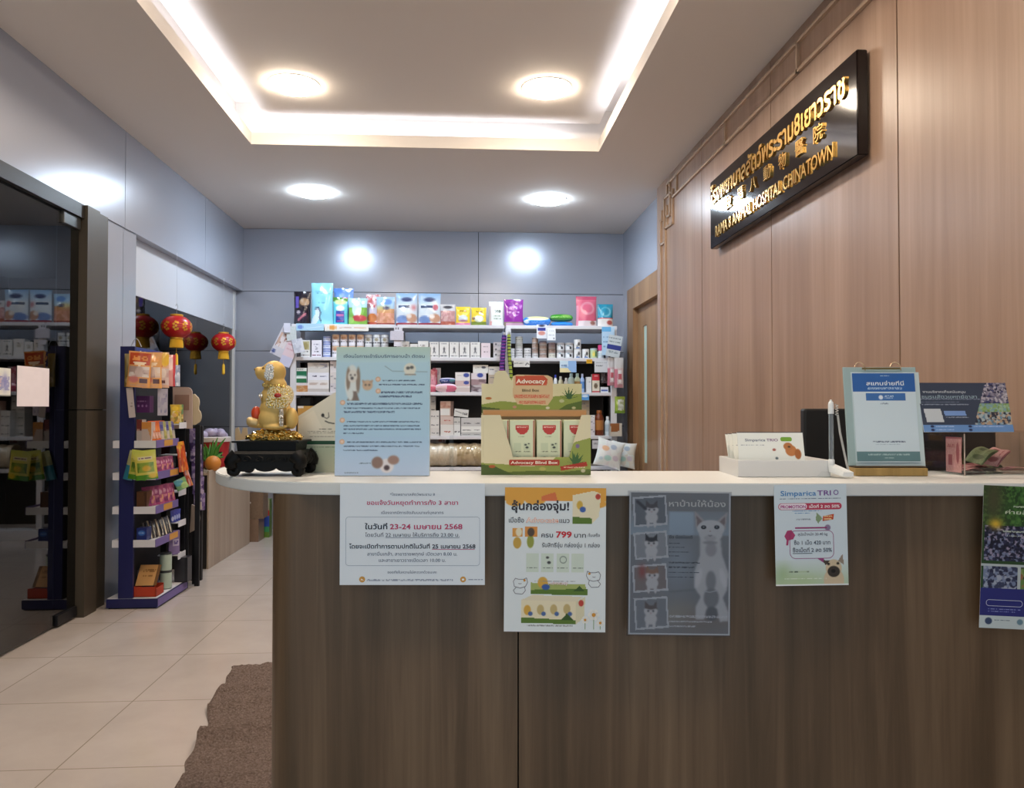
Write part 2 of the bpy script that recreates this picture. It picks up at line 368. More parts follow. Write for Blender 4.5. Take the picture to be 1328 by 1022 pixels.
# return wall with the wooden door
XD = 1.66
b = B().box(XD, XD + .03, 6.27, YB, 2.37, ZC).box(XD, XD + .03, 7.56, YB, 0, 2.37)
struct(b.obj('wall_right_return', M_ALU))
b = B().box(XD - .03, XD + .03, 7.3, 7.56, 0, 2.16).box(XD - .03, XD + .03, 6.2, 7.56, 2.16, 2.37)
struct(b.obj('trim_2', M_DOORW))
d1 = struct(B().box(XD + .02, XD + .06, 6.2, 6.95, .02, 2.16).box(XD + .02, XD + .06, 7.09, 7.3, .02, 2.16).box(XD + .02, XD + .06, 6.95, 7.09, .02, .7).box(XD + .02, XD + .06, 6.95, 7.09, 1.97, 2.16).obj('door_1', M_DOORW))
B().box(XD + .03, XD + .045, 6.95, 7.09, .7, 1.97).obj('glass_strip', mat('frosted_glass', 'b9cfc4', .3), d1)
# back wall of metal panels
b = B(); zs = [0, .42, 1.02, 1.78, 2.38, ZC]
for z0, z1 in zip(zs, zs[1:]):
    for x0, x1 in ((XL - .1, .16), (.16, XD + .1)): b.box(x0 + .003, x1 - .003, YB, YB + .02, z0 + .003, z1 - .003)
struct(b.obj('wall_back', M_ALU)); struct(B().box(XL - .1, XD + .1, YB + .02, YB + .06, 0, ZC).obj('wall_back_backing', M_JOINT))
# glass side: fascia, post, pillar, partition, door
b = B(); fy = [YF, 2.6, 5.16, 6.73, YB]
for a, c in zip(fy, fy[1:]): b.box(XL - .075, XL, a + .003, c - .003, 2.38, ZC)
struct(b.obj('wall_left', M_ALU)); struct(B().box(XL - .11, XL - .075, YF, YB, 2.38, ZC).obj('wall_left_backing', M_JOINT))
b = B().box(XL - .3, XL - .01, 4.9, 5.157, 0, 2.38).box(XL - .3, XL - .01, 5.163, 5.36, 0, 2.38)
struct(b.obj('wall_left_pillar', M_ALU))
struct(B().box(XL - .14, XL + .03, 4.6, 4.75, 0, 1.19).box(XL - .14, XL + .03, 4.6, 4.75, 1.196, 2.38).box(XL - .14, XL + .01, 4.75, 4.9, 0, 1.19).box(XL - .14, XL + .01, 4.75, 4.9, 1.196, 2.38).obj('trim_3', M_BROWN))
struct(B().box(XL - .07, XL + .012, YF, 4.6, 2.3, 2.38).obj('trim_4', mat('dark_track', '2a2521', .4, .4)))
d2 = struct(B().box(XL - .03, XL - .018, YF, 4.595, .015, 2.3).obj('door_2', M_GLASS))
B().rbox(XL - .045, XL - .003, 4.38, 4.59, .012, .07).obj('patch_fitting', M_DARKM, d2)
B().rbox(XL - .045, XL - .003, 4.40, 4.59, 2.23, 2.3).obj('patch_fitting', mat('brushed_steel', '5a5a58', .35, .9), d2)
XP = -2.27
struct(B().box(XP - .03, XP, 5.36, YB, 1.988, 2.38).obj('wall_left_white_panel', mat('white_film_panel', 'c9cdd6', .35)))
w1 = struct(B().box(XP - .02, XP - .008, 5.36, YB - .08, .015, 1.988).obj('window_1', M_GLASS))
B().box(XP - .03, XP + .012, YB - .1, YB - .06, 0, 2.36).obj('frame_post', M_WHITE, w1)
b = B().box(-4.6, -4.5, YF, YB + .2, 0, 2.6).box(-4.5, XL - .12, YB + .06, YB + .2, 0, 2.6).box(-4.6, XL - .11, YF, YB + .2, 2.5, 2.6).box(-4.5, XL - .12, YF - .1, YF, 0, 2.6)
struct(b.obj('wall_corridor', M_DIM))

# ================================================================ the counter
ZS = 1.046; ZB = ZS - .026
g1 = [(1.46, 1.592), (-.24, 1.592)]
px = [(400, 625.6), (365, 624.6), (335, 622.8), (312, 620.4), (295, 617.6), (285, 615), (280.5, 612.6), (279.6, 610.6), (283, 608), (291, 605.7), (303, 603.9), (320, 602.6), (345, 602.2), (380, 603), (430, 606), (480, 609), (540, 610.8)]
for a, c in px:
    q = onZ(a, c, ZS); g1.append((q.dot(RGT), q.dot(FWD)))
g1 += [(1.46, 1.915)]
CM = Matrix(((RGT.x, FWD.x, 0, 0), (RGT.y, FWD.y, 0, 0), (0, 0, 1, 0), (0, 0, 0, 1)))     # local x along, y away from the reader
ct = thing('reception_counter', 'long reception counter of grey-brown wood with a rounded white top', 'counter', M=CM)
bm = bmesh.new()
vs = [bm.verts.new((x, y, ZB)) for x, y in g1]; fc = bm.faces.new(vs); ex = bmesh.ops.extrude_face_region(bm, geom=[fc])
bmesh.ops.translate(bm, verts=[v for v in ex['geom'] if isinstance(v, bmesh.types.BMVert)], vec=(0, 0, ZS - ZB)); bmesh.ops.recalc_face_normals(bm, faces=bm.faces)
bmesh.ops.bevel(bm, geom=[ed for ed in bm.edges if abs(ed.verts[0].co.z - ed.verts[1].co.z) < .001], offset=.002, segments=2, affect='EDGES')
B().bm(bm).obj('countertop', M_SLAB, ct, smooth='auto')
xl = onD(347, 800, 1.64).dot(RGT); DP = 1.622
def panel(x0, x1, rl, nm):
    pts = [(x1, DP), (x1, DP + .05)]
    if rl: pts += [(x0 + .05, DP + .3), (x0, DP + .3)] + [(x0 + .06 - .06 * math.sin(R(a)), DP + .06 - .06 * math.cos(R(a))) for a in range(90, -1, -15)]
    else: pts += [(x0, DP + .05), (x0, DP)]
    return B().prism(pts, 0, ZB, axis='z').obj(nm, M_COUNT, ct, smooth='auto')
s1 = onD(672, 800, DP).dot(RGT); s2 = s1 + .85
panel(xl, s1 - .0015, True, 'front_panel'); panel(s1 + .0015, 1.46, False, 'front_panel')
B().box(xl + .05, 1.45, DP + .05, DP + .052, .02, ZB - .01).obj('panel_backing', M_JOINT, ct)
B().box(-.15, 1.43, 1.76, 2.45, .72, .75).obj('inner_worktop', M_SLAB, ct); B().box(1.39, 1.43, 1.8, 2.4, 0, .72).obj('inner_end_panel', M_COUNT, ct); B().box(-.15, -.11, 1.8, 2.4, 0, .72).obj('inner_end_panel', M_COUNT, ct)

# rug
def mkrug():
    P0, P1, P2 = onZ(300, 866, 0), onZ(228, 1022, 0), onZ(347, 866, 0)
    nu, nv = 130, 270; wv = 1.2; d = (P1 - P0); d.normalize(); n = Vector((-d.y, d.x, 0)); n = n if n.x > 0 else -n
    from mathutils import noise as mn
    bb = B(); rs = random.Random(4); vs = []; fs = []
    for j in range(nv + 1):
        for i in range(nu + 1):
            t = j / nv * 2.4; s = i / nu * wv; p = P0 + d * t + n * s
            wob = .016 * math.sin(t * 9 + 1) * math.sin(t * 3.1) + .007 * math.sin(t * 23 + 2 * math.sin(t * 7)) if i == 0 else .012 * math.sin(t * 9 + 1) * math.sin(t * 3.1) * max(0, 1 - i / 26)
            fold = .048 * math.exp(-((t - .82 + .25 * (s - .1)) / .055) ** 2) * max(0, 1 - s / .7) + .024 * math.exp(-((t - .52 + .1 * s) / .05) ** 2) + .02 * math.exp(-((t - .33 - .08 * s) / .04) ** 2) + .014 * math.exp(-((t - 1.15) / .06) ** 2)
            z = .012 + fold + .003 * rs.random() + .009 * mn.noise(Vector((s * 22, t * 22, 1))) + .006 * mn.noise(Vector((s * 60, t * 60, 4)))
            if i in (0, nu) or j in (0, nv): z = .004 + fold * .9
            vs.append(p + n * wob + Vector((0, 0, z)))
    for j in range(nv):
        for i in range(nu): a = j * (nu + 1) + i; fs.append((a, a + 1, a + nu + 2, a + nu + 1))
    bb.add(vs, fs)
    m = mat('chenille_rug', '8d7468', .95, 0, .1); nz = noise(m, mapped(m, (1, 1, 1)), 120, 4, .75)
    L(m, ramp(m, nz, [(.3, '625249'), (.5, '8a776d'), (.72, 'ad9a90')]), bs(m).inputs['Base Color']); bump(m, nz, 1, .02)
    o = bb.obj('floor_rug', m, smooth='auto'); auto(o, 80); bm = bmesh.new(); bm.from_mesh(o.data); bmesh.ops.recalc_face_normals(bm, faces=bm.faces)
    if sum(f.normal.z for f in bm.faces) < 0: bmesh.ops.reverse_faces(bm, faces=bm.faces)
    bm.to_mesh(o.data); bm.free()
    tag(o, 'brown shaggy rug with a rumpled edge on the tiles beside the counter', 'rug')
mkrug()

# the name board on the wooden wall
SM = Matrix(((0, 0, -1, 1.592), (-1, 0, 0, 4.716), (0, 1, 0, 2.196), (0, 0, 0, 1)))       # local x along the board, y up, z out of the wall
sg = thing('hospital_sign', 'dark lacquered board with raised golden lettering high on the wooden wall', 'sign', M=SM)
SWD, SHT = 1.80, .42
bm = bmesh.new(); bmesh.ops.create_cube(bm, size=1)
for v in bm.verts: v.co = Vector(((v.co.x + .5) * SWD, (v.co.y + .5) * SHT, (v.co.z + .5) * .045 + .001))
bmesh.ops.bevel(bm, geom=bm.edges[:], offset=.004, segments=2, affect='EDGES'); B().bm(bm).obj('board', M_SIGN, sg, smooth='auto')
def gold(txt, x0, x1, y0, h, bold, nm, chars=False):
    bb = B(); vs, fs, a, c, _, _ = text_mesh(txt, bold, .5, 3); k = h / .72; kx = (x1 - x0) / (c - a)
    bb.add([((v[0] - a) * kx + x0, v[1] * k + y0, .0465 + (v[2] + .5) * .009) for v in vs], fs); return bb.obj(nm, M_GOLD, sg, smooth='auto')
gold('โรงพยาบาลสัตว์พระราม8เยาวราช', .035, 1.72, .268, .098, .02, 'thai_lettering')
for i, ch in enumerate('拉瑪八動物醫院'): gold(ch, .31 + i * .188, .40 + i * .188, .172, .058, .004, 'chinese_character')
gold('RAMA 8 ANIMAL HOSPITAL CHINATOWN', .12, 1.62, .052, .066, .01, 'latin_lettering')
# ================================================================ things on and at the counter
def S_(D): return D / FPX
def rC(px, D): return onD(px, 530, D).dot(RGT)
def CT(px, D, z=ZS, rz=0): return CM @ T((rC(px, D), D, z), rz)
def sheet(name, label, cat, tl, w, h, D, img, ink=None, roll=0, rx=0, m=P_MATTE, group=None, M=None, th=.0006, pt='paper'):
    if M is None:
        p = onD(*tl, D); M = CM @ T((p.dot(RGT), D, p.z)) @ Matrix.Rotation(roll, 4, 'Y') @ Matrix.Rotation(rx, 4, 'X')
    t = thing(name, label, cat, M=M, group=group)
    b = B().colr('eef0f0').box(0, w, .00005, th, -h, 0).flat(0, w, -h, 0, 0, img); b.obj(pt, m, t)
    if ink is not None: ink.obj('lettering', P_MATTE, t)
    return t
# --- notice of closing days
w, h = .298, .208; k = Ink(); Z = lambda v: -h * v
DK, RD, GY = '2b3550', 'c0406a', '56627a'
def row(t, v, hh, c, x=.5, width=None, bold=.004): k.txt(t, w * x, Z(v), hh, c, width=width and width * w, bold=bold)
row('*โรงพยาบาลสัตว์พระราม 8', .12, .0052, GY, width=.31)
row('ขอแจ้งวันหยุดทำการทั้ง 3 สาขา', .21, .0085, RD, width=.63, bold=.014)
row('เนื่องจากมีการจัดสัมมนาแก่บุคลากร', .30, .0055, GY, width=.43)
k.txt('ในวันที่', w * .25, Z(.45), .0105, '1e2438', width=w * .155, bold=.02); k.txt('23-24 เมษายน 2568', w * .595, Z(.45), .0105, RD, width=w * .5, bold=.02)
row('โดยวันที่ 22 เมษายน ให้บริการถึง 23.00 น.', .525, .0075, '3a4258', width=.65)
row('โดยจะเปิดทำการตามปกติในวันที่ 25 เมษายน 2568', .64, .0085, '1e2438', width=.87, bold=.018)
row('สาขาปิ่นเกล้า, สาขาราชพฤกษ์ เปิดเวลา 8.00 น.', .71, .0068, GY, width=.62); row('และสาขาเยาวราชเปิดเวลา 10.00 น.', .772, .0068, GY, width=.46)
row('ขออภัยในความไม่สะดวกด้วยนะคะ', .885, .005, GY, width=.34)
k.frame(.04 * w, .965 * w, Z(.81), Z(.33), .006, .0006, '7788a0'); k.rect(w * .315, w * .825, Z(.537), Z(.533), '56627a'); k.rect(w * .635, w * .93, Z(.652), Z(.647), RD)
k.disc(w * .155, Z(.945), .0062, 'd09a4a'); k.stroke([(w * .148, Z(.955)), (w * .15, Z(.94)), (w * .163, Z(.955))], .0012, 'ffffff', -.0004); k.disc(w * .85, Z(.945), .006, 'd09a4a'); k.rrect(w * .842, w * .858, Z(.955), Z(.937), .001, 'ffffff', -.0004)
img = paint(150, 104, 'e4ebf2', [('t', .19, .945, .78, .957, '8a94a8'), ('t', .885, .94, .985, .95, '8a94a8')], 3)
sheet('notice_sheet', 'white printed notice with a boxed date in red hung on the counter front', 'notice', (441, 627), w, h, 1.5895, img, k)
# --- gift box poster
w, h = .208, .295; k = Ink(); Z = lambda v: -h * v
k.txt('ลุ้นกล่องจุ่ม!', w * .35, Z(.155), .0165, '3d3942', width=w * .57, bold=.03); k.txt('เมื่อซื้อ', w * .115, Z(.243), .0095, '3d3942', width=w * .15, bold=.01)
k.txt('Advocate', w * .37, Z(.243), .0105, 'e8703a', width=w * .32, bold=.03, y=-.0003); k.txt('Advocate', w * .37, Z(.243), .0105, 'fff2e6', width=w * .31, bold=.002, y=-.0006); k.txt('แมว', w * .59, Z(.243), .0095, '3d3942', width=w * .1, bold=.012)
k.txt('ครบ', w * .42, Z(.345), .0095, '3d3942', width=w * .115, bold=.012); k.txt('799', w * .585, Z(.345), .0125, 'd0303a', width=w * .155, bold=.03); k.txt('บาท', w * .745, Z(.345), .0095, '3d3942', width=w * .115, bold=.012); k.txt('/ใบเสร็จ', w * .88, Z(.338), .006, '3d3942', width=w * .12)
k.txt('รับสิทธิ์จุ่ม กล่องจุ่ม 1 กล่อง', w * .655, Z(.412), .0085, '3d3942', width=w * .57, bold=.008)
k.txt('Advocacy', w * .53, Z(.672), .0065, 'c83a2a', width=w * .2, bold=.03, y=-.0003); k.txt('Advocacy', w * .53, Z(.672), .0065, 'ffffff', width=w * .195, bold=.0, y=-.0006)
kk = k; extra = []
for cx, cz, s in ((.16, .68, 1), (.88, .63, -1)):                 # little line-drawn kittens
    k = Ink(); extra.append((k, 'kitten_drawing'))
    q = lambda a, c: (w * cx + s * a * w, Z(cz) + c * w)
    k.stroke([q(-.06, -.01), q(-.07, .04), q(-.05, .07), q(-.02, .06), q(.03, .06), q(.06, .075), q(.07, .03), q(.05, -.01), q(0, -.025), q(-.06, -.01)], .0011, '6a5f66', -.0003)
    k.stroke([q(-.04, -.015), q(-.07, -.05), q(-.05, -.08), q(.02, -.085), q(.05, -.05), q(.04, -.015)], .0011, '6a5f66', -.0003); k.disc(*q(.04, .05), .0025, 'd0903a'); k.stroke([q(-.02, .02), q(-.005, .015), q(.01, .02)], .001, '6a5f66', -.0003)
k = Ink(); extra.append((k, 'flower_drawing'))
for fx, fz, fr in ((.80, .915, .006), (.885, .88, .009), (.95, .935, .006)):
    k.stroke([(w * fx, Z(.98)), (w * fx, Z(fz))], .0012, '7a9a50', -.0003)
    for a in range(6): k.disc(w * fx + fr * .8 * math.cos(a * PI / 3), Z(fz) + fr * .8 * math.sin(a * PI / 3), fr * .55, 'f4f2ea', -.0004, 10)
    k.disc(w * fx, Z(fz), fr * .45, 'd8973a', -.0006, 10)
k = kk
GR, LG, BE = '5f7d33', 'a9b56a', 'efe3c2'
img = paint(130, 184, 'e6ecee', [('r', 0, 0, 1, .09, 'e8a94a'), ('e', .1, .10, .09, .03, 'e8a94a'), ('e', .3, .09, .1, .03, 'e8a94a'), ('e', .85, .11, .16, .035, 'e8a94a'), ('p', [(.36, .06), (.5, .03), (.52, .09), (.36, .09)], 'e07a4a'),
    ('p', [(.67, .05), (.88, .02), (.95, .04), (.93, .2), (.86, .25), (.67, .25)], BE), ('p', [(.67, .2), (.86, .21), (.86, .25), (.67, .25)], GR), ('e', .92, .06, .025, .02, 'c0453a'), ('e', .74, .12, .03, .03, 'd8b04a'), ('e', .77, .15, .03, .02, '4a6ab0'),
    ('r', .08, .28, .18, .34, 'e0a050'), ('r', .2, .27, .32, .34, 'e0954a'), ('e', .125, .385, .04, .04, 'c9a24a'), ('e', .255, .375, .035, .045, '9aa04a'), ('e', .14, .31, .03, .03, 'f0e4c4'), ('e', .26, .31, .035, .03, '5a4a40'),
    *[('r', .215 + i * .15, .455, .335 + i * .15, .585, 'd5e0d2') for i in range(4)], *[('t', .225 + i * .15, .555, .325 + i * .15, .562, '5a6a60') for i in range(4)], ('e', .425, .485, .015, .008, '4a4a4a'), ('e', .44, .52, .018, .01, '4a4a4a'), ('e', .58, .5, .035, .026, '7a8a80'), ('e', .58, .5, .028, .02, 'd5e0d2'),
    ('p', [(.26, .66), (.8, .67), (.82, .74), (.26, .735)], LG), ('p', [(.26, .71), (.82, .70), (.82, .745), (.26, .74)], GR), ('e', .38, .66, .05, .04, 'd8a94a'), ('e', .41, .69, .04, .02, '3f62a8'), ('p', [(.68, .72), (.74, .68), (.8, .72)], '3d5a2a'),
    ('p', [(.17, .78), (.28, .745), (.78, .755), (.71, .79)], 'e8dcc0'), ('p', [(.17, .78), (.71, .79), (.71, .945), (.17, .94)], BE), ('p', [(.71, .79), (.8, .755), (.79, .9), (.71, .945)], 'e2d9b8'), ('p', [(.17, .9), (.71, .92), (.71, .945), (.17, .94)], GR), ('e', .76, .80, .025, .022, 'c0453a'),
    *[('e', .23 + i * .13, .85 - i * .003, .035, .035, c) for i, c in enumerate(('d8a94a', 'c9b27a', 'c9b27a', 'c9b27a'))], *[('e', .26 + i * .13, .875, .022, .015, '4f6aa0') for i in range(4)], ('p', [(.56, .92), (.62, .87), (.69, .92)], '3d5a2a'),
    ('t', .22, .95, .68, .96, '8a8a8a'), ('r', .06, .965, .98, .97, '8a6a5a'), ('t', .3, .645, .7, .652, '9a9a9a')], 5)
t = sheet('promotion_poster', 'white poster with an orange top band and green gift boxes hung on the counter front', 'poster', (655, 632), w, h, 1.5895, img, k, roll=R(.5))
for q, nm in extra: q.obj(nm, P_MATTE, t)
# --- kitten adoption sheet in a clear sleeve
w, h = .208, .292; k = Ink(); Z = lambda v: -h * v
k.txt('หาบ้านให้น้อง', w * .67, Z(.10), .0115, 'd6d8d2', width=w * .56, bold=.012); k.txt('ชื่อ น้องโชคดี', w * .51, Z(.325), .006, '333840', width=w * .23, bold=.01)
def kitten(cx, cy, s, face, patch, tilt=0):
    return [('e', cx, cy + .05 * s, .055 * s, .035 * s, face), ('e', cx - .03 * s, cy + .085 * s, .014 * s, .028 * s, face), ('e', cx + .03 * s, cy + .085 * s, .014 * s, .028 * s, face), ('e', cx, cy, .06 * s, .036 * s, face),
            ('p', [(cx - .055 * s, cy - .01 * s), (cx - .05 * s, cy - .06 * s), (cx - .01 * s, cy - .028 * s)], patch), ('p', [(cx + .055 * s, cy - .01 * s), (cx + .05 * s, cy - .06 * s), (cx + .01 * s, cy - .028 * s)], patch), ('e', cx, cy - .022 * s, .045 * s, .014 * s, patch),
            ('e', cx - .022 * s, cy + .001, .008 * s, .005 * s, '3a3a40'), ('e', cx + .022 * s, cy + .001, .008 * s, .005 * s, '3a3a40'), ('e', cx, cy + .014 * s, .006 * s, .003 * s, 'b08a88')]
ops = [('g', 0, 1, '868a8c', '83888e'), ('g', .13, .3, '8f979c', '9fb0bb'), ('r', .39, .14, .64, .3, 'a8bccb'), ('s', .5, .5, .2, .2, '96a2ac'), ('l', [(.4, .7), (1, .66)], .012, '747a7e'), ('s', .5, .85, .3, .1, '9a9a92'), ('s', .8, .9, .3, .1, '8a8078')]
W_ = 'cfd2d4'
ops += [('s', .82, .62, .2, .3, '7c8286'), ('p', [(.70, .31), (.90, .31), (.92, .44), (.985, .57), (.97, .68), (.93, .74), (.985, .84), (.985, .9), (.90, .905), (.87, .81), (.78, .80), (.745, .89), (.66, .89), (.665, .8), (.71, .73), (.65, .67), (.645, .56), (.70, .44)], 'c3c6c8'),
        ('e', .81, .40, .055, .05, 'a2a4a7'), ('e', .81, .62, .05, .07, '8f9396'), ('e', .815, .74, .075, .07, '84888c'), ('e', .82, .85, .06, .05, '6c7074'), ('e', .69, .60, .03, .07, 'd2d4d6', 14), ('e', .93, .60, .03, .07, 'd2d4d6', -14), ('b', .39, .13, 1, .95, 3),
        ('p', [(.66, .26), (.645, .13), (.75, .205)], 'aeabab'), ('p', [(.95, .26), (.97, .135), (.86, .205)], 'aeabab'), ('p', [(.672, .235), (.662, .16), (.72, .205)], '8a7e7e'), ('p', [(.94, .235), (.95, .165), (.89, .205)], '8a7e7e'),
        ('e', .805, .255, .135, .062, 'cacdcf'), ('e', .805, .295, .115, .05, 'c6c9cb'), ('e', .80, .32, .06, .022, 'b4b6b8'), ('e', .80, .352, .07, .012, '9a9da0'), ('b', .6, .12, 1, .42, 1),
        ('e', .735, .245, .026, .0135, '2e3238'), ('e', .865, .243, .026, .0135, '2e3238'), ('e', .735, .243, .008, .004, 'a0a8b0'), ('e', .865, .241, .008, .004, 'a0a8b0'), ('p', [(.785, .268), (.815, .268), (.8, .28)], 'a08480'), ('l', [(.785, .300), (.80, .306), (.815, .300)], .008, '7c7e82'), ('l', [(.73, .69), (.8, .7), (.88, .685)], .008, 'b8bcc0')]
for i, (x0, y0, x1, y1, c) in enumerate(((.03, .02, .37, .25, '767c82'), (.04, .27, .38, .48, '9ba0a4'), (.03, .5, .38, .71, '8a8280'), (.05, .73, .39, .97, '888e94'))):
    ops += [('p', [(x0, y0 + .02), (x1 - .01, y0), (x1 + .01, y1 - .02), (x0 + .02, y1)], 'c6cbcf'), ('p', [(x0 + .02, y0 + .032), (x1 - .025, y0 + .015), (x1 - .008, y1 - .034), (x0 + .035, y1 - .014)], c)]
    ops += kitten(x0 + (.19, .18, .2, .17)[i], y0 + (.105, .09, .085, .105)[i], 1.12, 'cdcfd0', ['5c5a5c', '3c3c40', '9a7a66', '6a6260'][i])
    if i == 0: ops += [('l', [(x0 + .05, y0 + .05), (x0 + .13, y0 + .1)], .03, '4a4a50')]
    if i == 2: ops += [('s', x0 + .1, y0 + .06, .04, .05, 'a05a54')]
    ops += [('b', x0 + .03, y0 + .03, x1 - .03, y1 - .03, 1)]
ops += [('t', .39, .355 + j * .03, .5 + .05 * (j % 3), .362 + j * .03, '4a5058') for j in range(4)] + [('t', .39, .49 + j * .034, .70 - .05 * (j % 2), .498 + j * .034, '4a5058') for j in range(4)] + [('t', .4, .865 + j * .035, .98 - .16 * j, .877 + j * .035, 'd0d4d8') for j in range(3)]
ops += [('r', 0, 0, 1, .008, 'c9cfd2'), ('r', 0, .99, 1, 1, 'c9cfd2'), ('r', 0, 0, .014, 1, 'c9cfd2'), ('r', .986, 0, 1, 1, 'c9cfd2')]
img = paint(130, 182, '868a8c', ops, 8)
p = onD(816.5, 637.5, 1.5895)
t = sheet('adoption_sheet', 'grey sheet of kitten photographs in a clear sleeve hung on the counter front', 'poster', (816.5, 637.5), w, h, 1.5895, img, k, roll=R(.7))
B().box(-.004, w + .002, -.0012, -.001, -h - .003, .002).obj('clear_sleeve', M_FILM, t)
# --- tablet promotion sheet
w, h = .149, .207; k = Ink(); Z = lambda v: -h * v
k.txt('Simparica', w * .335, Z(.11), .0105, '2f7fc0', width=w * .49, bold=.008); k.txt('TRI', w * .69, Z(.11), .0105, '7b4a96', width=w * .19, bold=.012)
k.add([(w * .855 + r * math.cos(a), -.0003, Z(.083) + r * math.sin(a)) for r in (.0052, .0036) for a in [2 * PI * i / 20 for i in range(20)]], [(i, (i + 1) % 20, (i + 1) % 20 + 20, i + 20) for i in range(20)], [lin('6a6a9a' if i < 5 else '7b4a96') for i in range(20)])
k.rrect(w * .055, w * .93, Z(.25), Z(.185), .0065, 'c2405c'); k.rrect(w * .065, w * .45, Z(.246), Z(.189), .0058, 'f2e6ee', -.0003); k.txt('PROMOTION', w * .26, Z(.233), .0062, 'b04a8a', width=w * .35, bold=.03, y=-.0005); k.txt('เม็ดที่ 2 ลด 50%', w * .69, Z(.233), .0062, 'ffffff', width=w * .42, bold=.014, y=-.0005)
k.frame(w * .2, w * .81, Z(.735), Z(.455), .012, .0012, '9a4a80'); k.poly([(w * .58, Z(.735)), (w * .67, Z(.735)), (w * .66, Z(.775))], '9a4a80'); k.stroke([(w * .28, Z(.43)), (w * .72, Z(.43))], .003, '9a3a70')
k.txt('สุนัขน้ำหนัก 20-40 kg', w * .52, Z(.505), .0055, '5a5a6a', width=w * .41); k.txt('ซื้อ 1 เม็ด 420 บาท', w * .51, Z(.595), .008, '4a4f60', width=w * .5, bold=.012); k.txt('ซื้อเม็ดที่ 2 ลด 50%', w * .51, Z(.668), .008, '4a4f60', width=w * .54, bold=.016); k.rect(w * .24, w * .51, Z(.685), Z(.679), '3a4050')
k.poly([(w * .67, Z(.315)), (w * .82, Z(.295)), (w * .81, Z(.35)), (w * .66, Z(.365))], 'c9502f'); k.txt('SPECIAL', w * .74, Z(.323), .0026, 'ffe9b0', width=w * .12, bold=.03, y=-.0004); k.txt('OFFER', w * .735, Z(.353), .0034, 'ffe9b0', width=w * .11, bold=.03, y=-.0004)
k.poly([(w * .13, Z(.51)), (w * .17, Z(.455)), (w * .23, Z(.45)), (w * .28, Z(.5)), (w * .25, Z(.54)), (w * .19, Z(.55)), (w * .18, Z(.6)), (w * .15, Z(.6)), (w * .16, Z(.55))], 'b0406e')
img = paint(100, 139, 'd6e2ea', [('g', .75, 1, 'd3dfe2', 'b9cdb0'), ('s', .1, .9, .12, .12, 'a9c29a'), ('s', .35, .95, .3, .08, 'b5caa0'), ('t', .07, .14, .92, .147, '5a6a80'), ('t', .25, .262, .66, .268, '4a80b8'), ('t', .28, .282, .5, .29, '4a80b8'), ('t', .3, .34, .5, .35, '8a94a0'), ('p', [(.58, .28), (.63, .31), (.66, .34), (.6, .39), (.57, .35)], '8aa07a'), ('e', .73, .43, .04, .03, '8a7a9a'),
    ('e', .8, .95, .14, .12, 'd3c0a2'), ('e', .8, .83, .11, .085, 'd3bfa0'), ('p', [(.69, .8), (.64, .75), (.76, .755)], '4a4038'), ('p', [(.86, .76), (.93, .69), (.94, .8)], '9a8a7c'), ('e', .8, .865, .085, .055, '3c342e'), ('e', .73, .79, .02, .012, '2a2420'), ('e', .86, .785, .02, .012, '2a2420'), ('e', .795, .86, .03, .018, '161210'), ('t', .18, .81, .46, .816, '6a7a70'), ('m', .18, .855, .46, .87, 3, ['b5c8a8', '5a6a5a', '8a9a80']), ('t', .12, .93, .7, .937, 'e8eee4'), ('r', 0, .985, 1, 1, 'eef2f2')], 9)
sheet('tablet_offer_sheet', 'small pale sheet with a purple speech box and a pug hung on the counter front', 'poster', (1003.5, 629), w, h, 1.5895, img, k, roll=R(-.9))
# --- volunteer camp poster at the edge
w, h = .208, .292; k = Ink(); Z = lambda v: -h * v
k.txt('ค่ายสัตวแพทย์', w * .52, Z(.195), .0075, 'd8e2c8', width=w * .6, bold=.008); k.txt('ประจำปี', w * .56, Z(.24), .006, 'd8e2c8', width=w * .25)
k.frame(w * .06, w * .42, Z(.845), Z(.8), .006, .0008, 'd8dcf0')
img = paint(130, 182, '2d4a2a', [('m', 0, 0, 1, .3, 2.5, ['2e5226', '3f6a30', '25421f', '4f7a3a']), ('s', .1, .1, .12, .2, '4a4a30'), ('m', .02, .28, .42, .53, 2.2, ['16182c', '20243c', '7a82a0', '1a1c30', '2c3050', '9a90a8']), ('r', .45, .35, 1, .55, '2f7a70'), ('m', .45, .42, 1, .55, 7, ['2f7a70', '3a8a72', '2a6a60']), ('s', .13, .27, .07, .04, 'd8b03a'),
    ('t', .3, .135, .9, .146, 'cdd8c0'), ('t', .4, .165, .9, .173, 'cdd8c0'), ('t', .2, .315, .9, .325, 'cdd8c0'), ('t', .25, .345, .8, .354, 'cdd8c0'), ('r', 0, .55, 1, .565, 'b9c2c4'), ('m', .02, .567, .36, .72, 3, ['7a86a4', '39405c', 'a0a8ba', '2a2e48']), ('r', .36, .565, .39, .72, 'b9c2c4'), ('m', .39, .567, 1, .72, 3.5, ['6a8a4a', 'a06a4a', '8a9a60', '3a3c34']),
    ('r', 0, .72, 1, .91, '2c3078'), ('p', [(.55, .74), (1, .74), (1, .9), (.48, .9)], 'c2cad8'), ('t', .08, .86, .4, .867, '9aa4d8'), ('t', .08, .88, .36, .887, '9aa4d8'), ('r', 0, .91, 1, 1, 'c6d2d4'), ('e', .09, .95, .035, .024, '3a4a6a'), ('t', .15, .94, .3, .947, '6a7a88'), ('e', .4, .95, .03, .02, '6a8a9a'), ('t', .46, .94, .7, .947, '6a7a88')], 12)
sheet('camp_poster', 'green and navy poster with a group photograph at the end of the counter front', 'poster', (1276, 629), w, h, 1.5895, img, k, roll=R(2.6))

